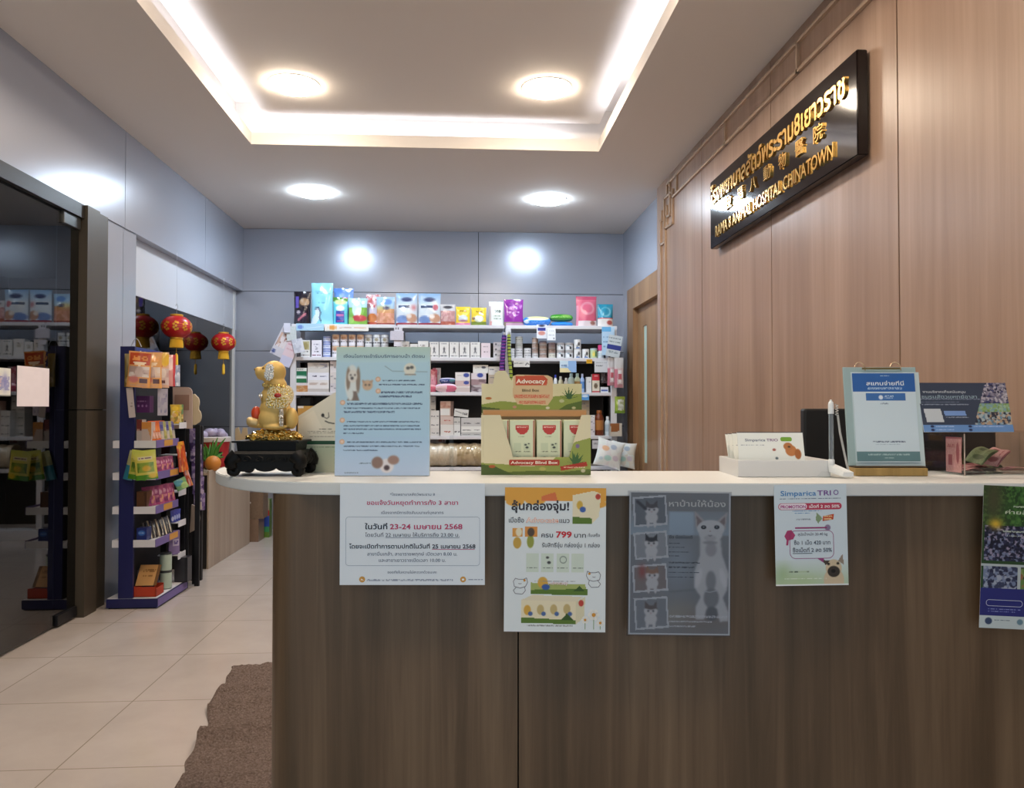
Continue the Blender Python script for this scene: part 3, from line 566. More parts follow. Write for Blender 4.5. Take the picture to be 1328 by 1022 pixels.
# --- grooming terms board
D = 1.762; w, h = 123 * S_(D), 168 * S_(D)
k = Ink(); Z = lambda v: h * (1 - v)
k.txt('เงื่อนไขการเข้ารับบริการอาบน้ำ ตัดขน', w * .51, Z(.085), .0072, '3f5070', width=w * .86, bold=.004)
ops = [('g', 0, .12, 'b5cdc2', 'b4d2dc'), ('g', .12, .7, 'b0cfdd', 'a8c6dc'), ('g', .7, 1, 'a8c4dc', 'b9cbe6'), ('e', .17, .28, .075, .14, 'd7dcda'), ('e', .13, .25, .022, .09, '8a7868'), ('e', .235, .26, .022, .1, '8a7868'), ('e', .175, .23, .05, .05, 'd9d4cc'), ('e', .17, .245, .016, .012, '4a4444'), ('e', .155, .22, .008, .007, '3a3434'), ('e', .2, .22, .008, .007, '3a3434'), ('p', [(.12, .42), (.16, .34), (.22, .35), (.25, .42)], '7a6a60'), ('e', .155, .37, .03, .05, 'd7dcda'),
       ('e', .335, .30, .055, .04, 'c9ab8e'), ('p', [(.285, .29), (.275, .255), (.32, .272)], 'b5967c'), ('p', [(.385, .29), (.395, .255), (.35, .272)], 'b5967c'), ('e', .315, .297, .01, .007, '4a4440'), ('e', .355, .297, .01, .007, '4a4440'),
       ('l', [(.52, .15), (.6, .19), (.97, .195)], .008, '90a4ac'), ('e', .785, .175, .065, .05, 'dbd9cc'), ('e', .765, .165, .02, .012, '5a5a58'), ('e', .805, .16, .02, .012, '5a5a58'), ('r', .73, .21, .85, .222, '9a948a'),
       ('e', .55, .925, .075, .055, 'ddd8dc'), ('e', .45, .9, .06, .045, '8a7064'), ('e', .62, .88, .06, .035, '9a7c70'), ('e', .55, .94, .03, .02, '4a3a3c'), ('b', .1, .12, .4, .42, 2), ('b', .7, .1, .9, .24, 1), ('b', .35, .82, .8, .99, 2), ('t', .26, .9, .38, .908, '6a7a90'), ('t', .1, .975, .25, .982, '8090a8')]
for u, v in ((.447, .253), (.45, .345), (.073, .435), (.073, .572), (.073, .739)): ops += [('e', u, v, .028, .02, 'd2a98c'), ('e', u, v, .016, .011, 'e0c4ae')]
for u0, u1, v in ((.49, .84, .262), (.46, .94, .295), (.48, .92, .355), (.46, .81, .387), (.12, .92, .445), (.085, .9, .478), (.085, .63, .508), (.12, .9, .583), (.085, .89, .614), (.085, .91, .644), (.085, .3, .674), (.12, .92, .742), (.085, .9, .774), (.085, .46, .806)): ops.append(('t', u0, v - .006, u1, v + .006, '43526e'))
img = paint(140, 190, 'b0cfdd', ops, 21)
t = thing('terms_board', 'tall pale blue printed board with pets on it standing upright on the counter', 'sign board', M=CM @ T((rC(434, D), D, ZS + .001), 0, R(-3)))
B().rbox(0, w, .0008, .012, 0, h, .0006).obj('board', mat('board_edge', 'c8d2d4', .4), t)
B().flat(.0004, w - .0004, .0004, h - .0004, 0, img).obj('print', P_GLOSS, t); k.obj('lettering', P_MATTE, t)
B().prism([(.012, 0), (.075, 0), (.012, .11)], w / 2 - .003, w / 2 + .003, axis='x').obj('rear_prop', mat('board_edge'), t)
# --- slanted leaflet carton behind the dog
D = 1.868; s = S_(D); ops = [('g', 0, 1, 'd3d0c4', 'cfcdc0'), ('p', [(0, .36), (.3, .25), (.5, .5), (0, .62)], 'd9d5c8'), ('r', 0, .62, 1, .665, '1f4a36'), ('g', .67, 1, 'b0bda6', 'c4c4ac'), ('e', .48, .31, .03, .022, '2a2c2c'), ('l', [(.5, .33), (.56, .35), (.6, .33), (.59, .28)], .012, '3a3e3c'), ('l', [(.53, .38), (.6, .4), (.7, .41)], .02, '3a3e3c'), ('t', .4, .47, .66, .485, '4a4e48')] + [('t', .18, .50 + i * .022, .98, .506 + i * .022, '8a8a80') for i in range(5)] + [('t', .2, .69, .98, .70, '6a7a68')] + [('e', .35, .75 + i * .045, .012, .008, '5a6a5a') for i in range(4)] + [('e', .72, .75 + i * .045, .012, .008, '8a9a88') for i in range(4)]
w = 66 * s; h = 107 * s
t = thing('leaflet_carton', 'cream carton with a slanting top behind the golden dog figurine', 'carton', M=CT(387, D))
pts = [(0, 0), (w, 0), (w, h), (.8 * w, h), (0, 73 * s)]
B().colr('cfcdc2').prism(pts, .0005, .035).obj('carton_body', P_MATTE, t)
def S1(U, V):
    zt = np.minimum(h, 73 * s + (h - 73 * s) * U / .8); return (U * w, 0 * U, zt * 1.0 * (1 - V))
def S1b(U, V):
    zt = np.minimum(h, 73 * s + (h - 73 * s) * U / .8); return (U * w, 0 * U, np.minimum(h * (1 - V), zt))
B().grid(S1b, paint(70, 110, 'd3d0c4', ops, 6)).obj('print', P_MATTE, t)

# --- blind box counter display
D = 1.79; s = S_(D); t = thing('product_display_box', 'open printed cardboard display tray with a green meadow header standing on the counter', 'display box', M=CT(624, D, ZS + .0005))
w, h = 142 * s, 77.5 * s; dp = .10
op = [(25 * s, h), (38 * s, 35 * s), (41 * s, 23 * s), (114 * s, 23 * s), (121 * s, 46 * s), (130 * s, h)]     # window
img = paint(190, 104, 'd9cfae', [('p', [(0, .8), (.2, .82), (.4, .86), (.6, .84), (.74, .6), (.86, .45), (1, .38), (1, 1), (0, 1)], '8f9a4e'), ('p', [(0, .9), (.25, .95), (.5, .93), (.75, .95), (1, .9), (1, 1), (0, 1)], '5f6f34'), ('p', [(0, .82), (.13, .86), (.3, 1), (0, 1)], '4d5f30'), ('e', .56, .9, .03, .03, 'b0ab62'), ('e', .1, .86, .03, .025, 'b05a34'),
    *[('p', [(.86 + .012 * math.cos(R(a)), .84), (.86 + .085 * math.cos(R(a)) + .01, .84 - .2 * math.sin(R(a))), (.86 - .02, .83)], '3a5a34') for a in (10, 40, 70, 100, 130, 160)], *[('p', [(.86 + .03 * math.cos(R(a + 90)), .82), (.86 + .1 * math.cos(R(a)), .82 - .22 * math.sin(R(a))), (.86 - .03 * math.cos(R(a + 90)), .84)], '3f6238') for a in (15, 45, 75, 105, 135, 165)],
    ('p', [(.72, .86), (.96, .78), (.97, .85), (.73, .93)], 'a8382a'), ('t', .745, .87, .945, .885, 'e8d0b8'), ('e', .93, .93, .02, .03, 'c4c0a0'), ('e', .88, .52, .018, .035, '7a6a90'), ('l', [(.02, .06), (.02, .7)], .004, 'c9bf9c')], 14)
def S2(U, V):
    xs = U * w; lo = 0 * U; zz = h * (1 - V)
    ceil = np.interp(xs, [0, 25 * s, 38 * s, 41 * s, 114 * s, 121 * s, 130 * s, w], [h, h, 35 * s, 23 * s, 23 * s, 46 * s, h, h]); return (xs, 0 * U, np.minimum(zz, ceil))
B().grid(S2, img).obj('tray_front', P_MATTE, t)
b = B().colr('b79a72'); b.prism([(0, 0), (w, 0), (w, h), (130 * s, h), (121 * s, 46 * s), (114 * s, 23 * s), (41 * s, 23 * s), (38 * s, 35 * s), (25 * s, h), (0, h)], .0006, .002)
b.box(0, .0015, .002, dp, 0, h).box(w - .0015, w, .002, dp, 0, h).box(0, w, .002, dp, 0, .0015).box(0, w, dp - .0015, dp, 0, h + .012).obj('tray_body', P_MATTE, t)
sh = S_(D + dp); hw = 140 * sh; hh = 119 * sh * .98
x0 = (rC(624.5, D + dp) - rC(624, D)); zt = [(0, 85), (0, 120), (16, 121), (18, 134), (24, 138), (34, 136), (38, 128), (41, 131), (44, 133), (58, 134), (90, 133), (94, 130), (94, 121), (130, 120), (130, 85)]
z_ = lambda py: onD(690, py, D + dp).z - ZS
pt = [(0, h), (0, z_(498)), (15 * sh, z_(498)), (17 * sh, z_(485)), (22 * sh, z_(481)), (31 * sh, z_(481)), (36 * sh, z_(489)), (39 * sh, z_(494)), (41 * sh, z_(488)), (46 * sh, z_(486)), (86 * sh, z_(487)), (92 * sh, z_(490)), (93 * sh, z_(498)), (130 * sh, z_(498)), (130 * sh, h)]
b = B().colr('cabb92').prism([(a + x0, c) for a, c in pt], dp + .0005, dp + .003); b.obj('header_card', P_MATTE, t)
ztop = lambda X: np.interp(X, [p[0] for p in pt[1:-1]], [p[1] for p in pt[1:-1]])
HZ = z_(480); H0 = h + .004
def S3(U, V): X = U * 130 * sh; return (X + x0, dp + 0 * U, np.minimum(H0 + (HZ - H0) * (1 - V), ztop(X)))
img = paint(180, 84, 'd7cdaa', [('s', .9, .45, .2, .2, 'cfc89a'), ('p', [(0, .8), (.2, .72), (.45, .78), (.7, .62), (1, .55), (1, 1), (0, 1)], '8a9648'), ('p', [(0, .85), (.18, .9), (.2, 1), (0, 1)], '4d5f30'), ('p', [(.72, 1), (.85, .8), (1, .72), (1, 1)], '55682f'),
    *[('p', [(.87 + .02 * math.cos(R(a + 90)), .66), (.87 + .1 * math.cos(R(a)), .66 - .26 * math.sin(R(a))), (.87 - .02 * math.cos(R(a + 90)), .68)], '3a5a34') for a in (10, 40, 65, 90, 115, 140, 170)], ('e', .07, .66, .03, .03, 'b06a3a'), ('e', .33, .86, .02, .03, 'c08a78'), ('e', .66, .88, .02, .03, 'd0c8b8'), ('e', .8, .72, .025, .04, 'b9b890'), ('e', .92, .88, .02, .03, 'b9b890'),
    ('p', [(.32, .12), (.36, .02), (.66, .02), (.71, .1), (.71, .66), (.66, .82), (.36, .8), (.31, .6)], 'd2b58e'), ('p', [(.34, .14), (.62, .13), (.66, .22), (.65, .36), (.34, .36)], 'c3543a'), ('t', .33, .57, .68, .66, 'c9604a'), ('t', .37, .72, .64, .79, 'c9604a')], 15)
B().grid(S3, img).obj('header_print', P_MATTE, t)
k = Ink(); k.txt('Advocacy', x0 + .49 * 130 * sh, HZ - (HZ - H0) * .31, .0105, 'efe2d2', width=.29 * 130 * sh, bold=.03, y=dp - .0006); k.txt('Blind Box', x0 + .49 * 130 * sh, HZ - (HZ - H0) * .50, .0062, '6a5a3a', width=.17 * 130 * sh, bold=.02, y=dp - .0006)
k.rrect(.255 * w, .715 * w, 12.2 * s, 19.6 * s, .003, 'ad3a2c', -.0004); k.txt('Advocacy Blind Box', .485 * w, 14.3 * s, .0066, 'f4e8d8', width=.43 * w, bold=.02, y=-.0008); k.obj('lettering', P_MATTE, t)
B().colr('c49263').box(.002, w - .002, dp - .006, dp - .002, h - .004, h + .01).obj('back_rail', P_MATTE, t)
# the cartons in it
ci = [('r', .0, 0, 1, 1, 'd3d7b6'), ('r', .02, .01, .98, .99, 'd5dab8'), ('p', [(.22, .09), (.78, .09), (.78, .16), (.7, .22), (.6, .255), (.5, .265), (.4, .255), (.3, .22), (.22, .16)], 'bd3a30'), ('t', .27, .11, .73, .14, 'e8c8b8'), ('t', .34, .30, .62, .315, '8a9070'), ('r', .14, .42, .46, .56, 'c6cfae'), ('r', .54, .42, .86, .56, 'c6cfae'), ('r', .14, .66, .46, .8, 'c6cfae'), ('r', .54, .66, .86, .8, 'c6cfae'), ('t', .14, .58, .46, .6, '7a8064'), ('t', .54, .58, .86, .6, '7a8064'), ('t', .14, .83, .46, .85, '7a8064'), ('t', .54, .83, .86, .85, '7a8064'), ('e', .64, .46, .05, .015, '3a4038'), ('e', .77, .44, .03, .012, '3a4038'), ('e', .7, .51, .06, .02, '3a4038'), ('e', .3, .73, .1, .045, '3a4038'), ('e', .3, .73, .07, .032, 'c6cfae'), ('r', .96, 0, 1, 1, 'b4634c')]
cb = None; bw = .0585; bh = .125; labs = ['pale green carton in the display tray, half hidden behind its tall side flap', 'pale green carton in the display tray, first one fully showing its red shield', 'pale green carton in the display tray, full red shield, beside the half-covered end one', 'pale green carton in the display tray, its shield cut off by the sloping window edge']
xs = [rC(q, D + .012) - rC(624, D) for q in (627.5, 661, 696, 731)]
for i, x in enumerate(xs):
    Mx = CT(624, D, ZS + .0005) @ T((x, .012, .0017))
    if cb is None:
        cb = thing('medicine_carton', labs[0], 'carton', M=Mx, group='cartons in the counter display')
        B().colr('cfd4b2').rbox(0, bw, .0004, .07, 0, bh, .001).obj('carton', P_MATTE, cb); B().flat(.001, bw - .001, .001, bh - .001, 0, paint(40, 80, 'd3d7b6', ci, 31)).obj('print', P_GLOSS, cb)
    else: dup(cb, labs[i], Mx)

# --- tray with leaflets
D = 1.737; t = thing('leaflet_tray', 'low white open tray of leaflets on the counter before the wooden wall', 'tray', M=CT(957, D, ZS + .0005)); tw, td, th = .208, .16, .0375
B().rbox(0, tw, 0, .004, 0, th, .001).obj('front_wall', M_WHITE, t); b = B().box(0, .004, .004, td, 0, th).box(tw - .004, tw, .004, td, 0, th).box(0, tw, td - .004, td, 0, th).box(0.004, tw - .004, .004, td - .004, 0, .004); b.obj('tray_body', M_WHITE, t)
k = Ink(); lw, lh = .150, .098
k.txt('Simparica', .040, lh * .78, .0062, '505a78', width=.046, bold=.006); k.txt('TRIO', .079, lh * .78, .0062, '7a3f80', width=.026, bold=.01); k.rrect(.098, .124, lh * .78, lh * .88, .004, '7aa83a')
img = paint(90, 60, 'eef0ea', [('t', .05, .3, .4, .325, '9aa0a8'), ('e', .545, .42, .025, .03, 'a8584a'), ('e', .575, .62, .022, .03, '5a6a70'), ('e', .80, .44, .085, .13, 'c07a42'), ('e', .76, .34, .07, .09, 'b87440'), ('e', .9, .52, .05, .12, 'a8642f'), ('e', .775, .35, .02, .02, '3a2418'), ('r', 0, 0, 1, .015, '3a3e48'), ('t', .05, .84, .5, .86, '9aa0a8')], 4)
for i, (dx, y, lean, rz) in enumerate(((-.0, .006, 14, 0), (-.011, .036, 20, 3), (-.014, .062, 24, 4), (-.017, .084, 26, 2))):
    Mx = CT(957, D, ZS + .0005) @ T((.006 if i == 0 else max(.0045, .006 + 0 * dx), y, .0048), R(rz) * 0, R(-lean))
    if i == 0:
        lf = thing('leaflet', 'front white leaflet with an orange dog leaning in the low white tray', 'leaflet', M=Mx, group='leaflets in the tray')
        B().colr('eceee8').box(0, lw, .0002, .002, 0, lh).flat(0, lw, 0, lh, 0, img).obj('card', P_GLOSS, lf); k.obj('lettering', P_MATTE, lf)
    else: dup(lf, 'white leaflet leaning %s behind the front leaflet in the low white tray' % ('first', 'second', 'third')[i - 1], Mx)
# --- pen on a stand
D = 1.70; s = S_(D); t = thing('pen_stand', 'clear and white pen holder with an upright pen and coiled tether on the counter', 'pen holder', M=CT(1090, D, ZS + .0005))
b = B(); bm = bmesh.new(); bmesh.ops.create_cone(bm, segments=28, radius1=.040, radius2=.030, depth=.012, cap_ends=True)
b.bm(bm, T((0, .03, .006), s=(1, .75, 1))).obj('clear_base', M_ACRYL, t, smooth='auto')
mw = mat('white_plastic', 'e6eaec', .3); cp = mat('clear_plastic_tube', 'c9d4da', .1, 0, .6, Transmission_Weight=.8)
B().add([(-.014, .032, .012), (.004, .032, .012), (.026, -.004, .004), (.002, -.004, .004), (-.014, .036, .030), (.0, .036, .030), (.026, -.004, .014), (.004, -.004, .014)], [(3, 2, 1, 0), (4, 5, 6, 7), (0, 1, 5, 4), (1, 2, 6, 5), (2, 3, 7, 6), (3, 0, 4, 7)]).obj('holder_block', mw, t)
B().lathe([(.006, 0), (.007, .002), (.007, .012), (.0055, .014)], 16, T((-.007, .034, .026))).obj('socket', mw, t, smooth='auto')
pn = B().lathe([(.0052, 0), (.0052, .105)], 16, T((-.007, .034, .039))).obj('pen_barrel', cp, t, smooth='auto')
B().lathe([(.0015, .002), (.0018, .102)], 8, T((-.007, .034, .039))).obj('refill', mat('ink_refill', '5a5458', .4), pn, smooth='auto')
B().lathe([(.0062, 0), (.0062, .02), (.005, .026), (.0028, .028), (.0025, .031), (.0005, .032)], 16, T((-.007, .034, .142))).obj('pen_cap', mw, t, smooth='auto')
pts = [Vector((.006 + .0028 * math.cos(a), .034 + .0028 * math.sin(a), .138 + a * .0009)) for a in np.linspace(0, 9 * PI, 90)]
b = B().tube(pts, .0011, 6).tube([(.008, .034, .140), (.013, .034, .10), (.021, .034, .06), (.027, .033, .03), (.030, .03, .014)], .0026, 8); b.obj('tether', mat('translucent_cord', 'b9b8b4', .35), t, smooth='auto')
# --- monitor behind
D = 2.25; t = thing('computer_monitor', 'black computer monitor seen from behind the counter, below the wooden wall', 'monitor', M=CT(1043, D, .752, 0))
mp = mat('black_plastic', '0d0d0f', .5)
B().rbox(0, .56, 0, .035, .11, .448, .006).obj('housing', mp, t); B().rbox(.01, .55, .036, .037, .12, .44, .0003).obj('screen', mat('screen_glass', '08090c', .1), t)
B().rbox(.24, .32, .0, .03, .008, .2, .004, T((0, .012, 0))).obj('stand_neck', mp, t); B().rbox(.16, .40, -.06, .12, 0, .01, .004).obj('stand_foot', mp, t)
# --- payment stand
D = 1.757; s = S_(D); t = thing('payment_stand', 'clear flip stand with a blue-headed payment sheet on a wooden block, on the counter', 'sign stand', M=CT(1109, D, ZS + .0005))
bw = 94 * s; B().rbox(0, bw, 0, .05, 0, .018, .002).obj('wooden_base', wood('pale_wood', '8f7440', 'a88a50', 'b89a60', 30, .5), t); B().rbox(.001, bw - .001, .006, .044, .018, .022, .001).obj('base_cap', mat('wood_edge_dark', '4a3a22', .6), t)
Ml = T((-.006, .022, .0222), 0, R(-7)); aw, ah = 97 * s, 131 * s
B().rbox(0, aw, 0, .004, 0, ah, .0008).obj('acrylic_back', mat('aqua_acrylic', '9fb6b8', .15), t, Ml)
Mp = Ml @ T((0, -.003, 0)); pw, ph = 83 * s, 119 * s
img = paint(84, 120, 'cfdfe9', [('r', 0, .01, 1, .215, '2f62a8'), ('t', .24, .17, .78, .19, 'b8cde6'), ('t', .45, .03, .6, .04, 'b8cde6'), ('r', .2, .235, .83, .32, '3f6fae'), ('e', .44, .28, .035, .025, 'dfe9f4'), ('t', .5, .262, .64, .275, 'cfdff0'), ('t', .5, .285, .64, .295, 'cfdff0'), ('t', .43, .345, .56, .357, '6a7a90'), ('t', .26, .765, .79, .785, '54647c'), ('t', .3, .80, .7, .81, '9ab0c0'), ('r', 0, .885, 1, .995, '64868c'), ('t', .18, .91, .84, .922, 'b5ccd0'), ('t', .42, .95, .58, .962, 'b5ccd0')], 6)
pg = B().colr('d5e2ea').box(0, pw, .0003, .0012, 0, ph).flat(0, pw, 0, ph, 0, img).obj('payment_sheet', P_GLOSS, t, Mp @ T((.019, 0, .008)))
k = Ink(); k.txt('สแกนจ่ายที่นี่', pw * .52, ph * .855, .009, 'eaf2fb', width=pw * .6, bold=.012, y=-.0006); k.obj('lettering', P_MATTE, pg)
B().box(.015, aw + .004, -.0006, -.0002, -.002, ah - .012).obj('rear_sheet', mat('pale_sheet', 'c3d4d8', .4), t, Mp @ T((.002, .0028, 0)))
rb = mat('brass_ring', (.75, .5, .3), .25, 1)
for q in (.23, .72):
    B().tube([(aw * q + .011 * math.cos(a), -.0045 + .006 * math.sin(a * .5), ah - .004 + .016 * math.sin(a)) for a in np.linspace(-.3, PI + .3, 20)], .0012, 6).obj('binder_ring', rb, t, Ml, smooth='auto')
B().box(aw * .25, aw * .77, -.0062, -.0045, ah - .006, ah - .002).obj('clip_bar', mat('brass_bar', '8a7a52', .35, .8), t, Ml)
# --- donation box
D = 1.762; bw, bd, bh = .26, .13, .096; MB_ = CM @ T((rC(1250, D), D, ZS + .0005), R(9))
t = thing('donation_box', 'clear box of folded banknotes at the end of the counter by the wooden wall', 'box', M=MB_)
e = .003
for nm, a in (('front_pane', (0, bw, 0, e, 0, bh)), ('rear_pane', (0, bw, bd - e, bd, 0, bh)), ('side_pane', (0, e, e, bd - e, 0, bh)), ('side_pane', (bw - e, bw, e, bd - e, 0, bh)), ('lid', (0, bw, 0, bd, bh, bh + e)), ('base', (e, bw - e, e, bd - e, 0, e))): B().box(*a).obj(nm, M_ACRYL, t)
for a in ((0, .002), (bw - .002, bw)): B().box(a[0], a[1], -.0005, .0015, 0, bh).obj('glued_edge', mat('acrylic_edge', 'b9a89e', .2), t)
def note(x, y, z, rz, rx, ry, c1, c2, lab, w=.062, h=.034, fold=.006, seed=1):
    t = thing('banknote', lab, 'banknote', M=MB_ @ T((x, y, z), rz, rx, ry), group='banknotes in the donation box')
    img = paint(36, 20, c1, [('n', .08), ('e', .25, .45, .11, .3, c2), ('t', .45, .2, .9, .3, c2), ('r', 0, 0, 1, .05, c2), ('r', .6, .5, .85, .8, c2)], seed)
    B().grid(lambda U, V: ((U - .5) * w, (V - .5) * h, fold * np.sin(PI * U) + .001 * np.sin(9 * V)), img).grid(lambda U, V: ((U - .5) * w, (.5 - V) * h, -.0015 + .4 * fold * np.sin(PI * U)), img).obj('note', P_MATTE, t)
PK, PD, GN, GD = 'd09a98', 'a05a60', '7f8a62', '55603f'
note(.010, .045, .046, R(90), R(90), 0, PK, PD, 'pink banknote standing upright against the side pane of the clear donation box', .05, .082, .003, 2)
note(.055, .05, .008, R(12), 0, R(4), PK, PD, 'pink folded banknote lying flat beneath the upright note at the front of the box', seed=3)
note(.085, .075, .014, R(-8), R(6), R(-6), PD, PK, 'dark pink folded banknote at the bottom of the donation box pile', seed=4)
note(.095, .06, .042, R(20), R(14), R(-24), GN, GD, 'green banknote propped on the pink notes in the donation box', .075, .04, .01, 5)
note(.14, .07, .038, R(24), R(12), R(-28), PK, PD, 'pink banknote leaning beside the propped green note in the donation box', .075, .04, .008, 6)
note(.17, .045, .009, R(-16), 0, 0, PK, PD, 'pink folded banknote lying at the far end of the donation box floor', seed=7)
note(.15, .09, .012, R(40), 0, R(6), GN, GD, 'green folded banknote lying behind the pink pile in the donation box', seed=8)
img = paint(150, 92, '3a4356', [('p', [(.76, 0), (1, 0), (1, .86), (.58, .86)], '9aa0b0'), ('m', .60, .0, 1, .42, 2.6, ['3a3e6a', 'b0aab4', '8a8494', '2c2c44', 'c0bcc4', '6f6a7c']), ('m', .60, .42, 1, .6, 3, ['7a9a58', '8aa86a', '9ab49a', '7fa0a4']), ('m', .58, .6, 1, .86, 3, ['b0967e', '3a3a48', 'a8b4b8', '6a8aa0', 'c0a890', '2c3040']), ('p', [(0, 0), (.77, 0), (.57, .86), (0, .86)], '3a4356'), ('r', 0, .86, 1, 1, '6a92c8'), ('t', .02, .33, .68, .35, '8a94a8'), ('t', .02, .39, .45, .405, '8a94a8'), ('t', .02, .44, .55, .455, '9aa4b4'), ('p', [(.03, .53), (.22, .53), (.24, .8), (.05, .8)], 'c6ccd2'), ('p', [(.25, .58), (.49, .58), (.5, .67), (.26, .67)], '7a9ad0'), ('t', .27, .70, .52, .72, 'a8b2c0'), ('e', .1, .89, .02, .025, '28345a'), ('e', .1, .96, .02, .025, '28345a'), ('e', .52, .89, .02, .025, '28345a'), ('e', .52, .96, .02, .025, '28345a'), ('t', .14, .885, .34, .9, 'b0c8ea'), ('t', .14, .95, .34, .965, 'b0c8ea'), ('t', .56, .885, .9, .9, 'b0c8ea')], 17)
sw, sh_ = .215, .118; k = Ink(); k.txt('งานบริจาคเพื่อสนับสนุน', sw * .29, sh_ * .79, .0055, 'd2d8de', width=sw * .48, bold=.006); k.txt('ชมรมสัตวแพทย์อาสา', sw * .34, sh_ * .68, .0078, '9fb6c0', width=sw * .62, bold=.006)
q = onD(1203.5, 560, 1.79); t = thing('donation_sign', 'navy card with photographs leaning on top of the clear donation box', 'sign', M=MB_ @ T((-.078, .03, bh + e + .0008), R(-6), R(-14)))
B().colr('c2ccd8').box(0, sw, .0003, .003, 0, sh_).flat(0, sw, 0, sh_, 0, img).obj('card', P_MATTE, t); k.obj('lettering', P_MATTE, t)
B().box(sw * .5, sw * .5 + .003, .003, .045, .0, .001).box(sw * .5, sw * .5 + .003, .003, .006, 0, .06).obj('easel_foot', M_ACRYL, t)

# --- golden dog on a carved stand
DG = 1.80; s = S_(DG); MD = CT(354, DG); gx = lambda px: (px - 354) * s; gz = lambda py: (618.0 - py) * s
M_GP = mat('matte_gold_paint', (.66, .43, .13), .5, .2)
def glit(name, col, sc):
    m = mat(name, col, .18, 1); v = N(m, 'ShaderNodeTexVoronoi'); v.inputs['Scale'].default_value = sc
    tcx = N(m, 'ShaderNodeTexCoord'); L(m, tcx.outputs['Object'], v.inputs['Vector']); bump(m, v.outputs['Distance'], 1, .004); return m
M_GG, M_SG = glit('gold_glitter', (.9, .68, .25), 330), glit('silver_glitter', (.85, .85, .82), 330)
dog = thing('golden_dog_figurine', 'golden sitting dog figurine with a glittering cape on a mound of coins', 'figurine', M=MD @ T((0, 0, gz(573))))
DM = T((0, 0, -gz(573)))
def blob(name, balls, m, vox=.0022, par=None, studs=0, mg_=None):
    b = B()
    for (px, py, y, rx, ry, rz) in balls: b.ball((gx(px), y, gz(py)), (rx * s, ry * s, rz * s), 20)
    o = b.obj(name, m, par or dog); md = o.modifiers.new('r', 'REMESH'); md.mode = 'VOXEL'; md.voxel_size = vox
    sm = o.modifiers.new('s', 'SMOOTH'); sm.iterations = 6; sm.factor = .5
    dg = bpy.context.evaluated_depsgraph_get(); me = bpy.data.meshes.new_from_object(o.evaluated_get(dg)); o.modifiers.clear(); o.data = me
    me.shade_smooth(); o.matrix_local = DM
    if studs:
        rr_ = random.Random(len(me.vertices)); q = B(); vs_ = list(me.vertices); got = []
        for v in rr_.sample(vs_, len(vs_)):
            if len(got) >= studs: break
            if all((v.co - g).length > .0042 for g in got):
                got.append(v.co.copy()); bm = bmesh.new(); bmesh.ops.create_icosphere(bm, subdivisions=1, radius=.0026); q.bm(bm, Matrix.Translation(v.co))
        q.obj('rhinestones', mg_ or m, o)['kind'] = 'stuff'
    return o
blob('dog_body', [(355.5, 485, 0, 15, 14, 15), (347, 487, 0, 12, 12, 11), (338.5, 485.5, 0, 7.5, 9.5, 7.5), (335, 482.5, 0, 4.5, 6, 4.5), (340, 491, 0, 7, 8, 4.5), (350, 479, 0, 8, 10, 6), (357, 503, 0, 15, 13, 13), (357, 518, 0, 19, 15, 17), (357, 533, 0, 20, 17, 16), (353, 545, -.016, 15, 9, 14), (380, 545, -.010, 8, 9, 14), (353, 545, .016, 15, 9, 14), (372, 545, .012, 12, 10, 14), (345, 538, -.006, 7, 6, 20), (345, 538, .008, 7, 6, 20), (342, 554, -.008, 9, 6, 4), (360, 556, -.022, 16, 6, 4)], M_GP)
B().ball((gx(331), 0, gz(481.5)), .0034, 14).obj('nose', mat('dark_gold', (.28, .16, .05), .35, .6), dog, DM, smooth=True)
for yy in (-.0185, .0185): B().ball((gx(344), yy * .95, gz(480.5)), (.0025, .0014, .003), 10).obj('eye', mat('dark_gold'), dog, DM, smooth=True)
for yy in (-1, 1): blob('ear', [(354, 481, yy * .026, 5, 3, 6), (353.5, 489, yy * .028, 5.6, 3, 7.5)], M_SG, .0016, None, 70, mat('silver_stone', (.95, .95, .93), .18, .6))
blob('collar', [(345 + i * 2.4, 502 + .25 * i, -.016 - .010 * math.sin(i / 10 * PI), 3, 3, 2.8) for i in range(11)] + [(345 + i * 2.4, 502 + .25 * i, .016 + .010 * math.sin(i / 10 * PI), 3, 3, 2.8) for i in range(11)], M_GG, .0018)
blob('cape', [(360, 507, -.021, 8, 5, 5), (362, 513, -.024, 11, 5, 8), (364, 521, -.027, 14, 5.5, 8), (364, 527, -.026, 14.5, 6, 5), (371, 515, 0, 8, 15, 12), (360, 521, .024, 14, 6, 10)], M_GG, .0018, None, 420, mat('champagne_stone', (1, .9, .62), .2, .65))
B().ball((gx(366.2), -.037, gz(515.6)), (.0085, .004, .0055), 12).obj('red_gem', mat('red_gem', 'a01c10', .12, 0, .8), dog, DM, smooth=True)
B().ball((gx(341.5), -.020, gz(515.6)), (.0055, .004, .0065), 12).obj('medal', M_SG, dog, DM, smooth=True)
B().rbox(gx(367.5), gx(373), -.036, -.028, gz(555), gz(533), .002).obj('belt_strip', M_SG, dog, DM)
b = B().ball((gx(333.5), -.006, gz(538.5)), (.0115, .009, .0165), 14); b.obj('red_charm', mat('red_lacquer', 'c8441c', .3), dog, DM, smooth=True)
blob('gold_ingot', [(329, 550, -.006, 8, 8, 7), (325, 547, -.006, 4, 6, 4), (334, 551, -.004, 6, 8, 7)], mat('tan_gold', (.62, .44, .2), .4, .4))
rs = random.Random(5); b = B()
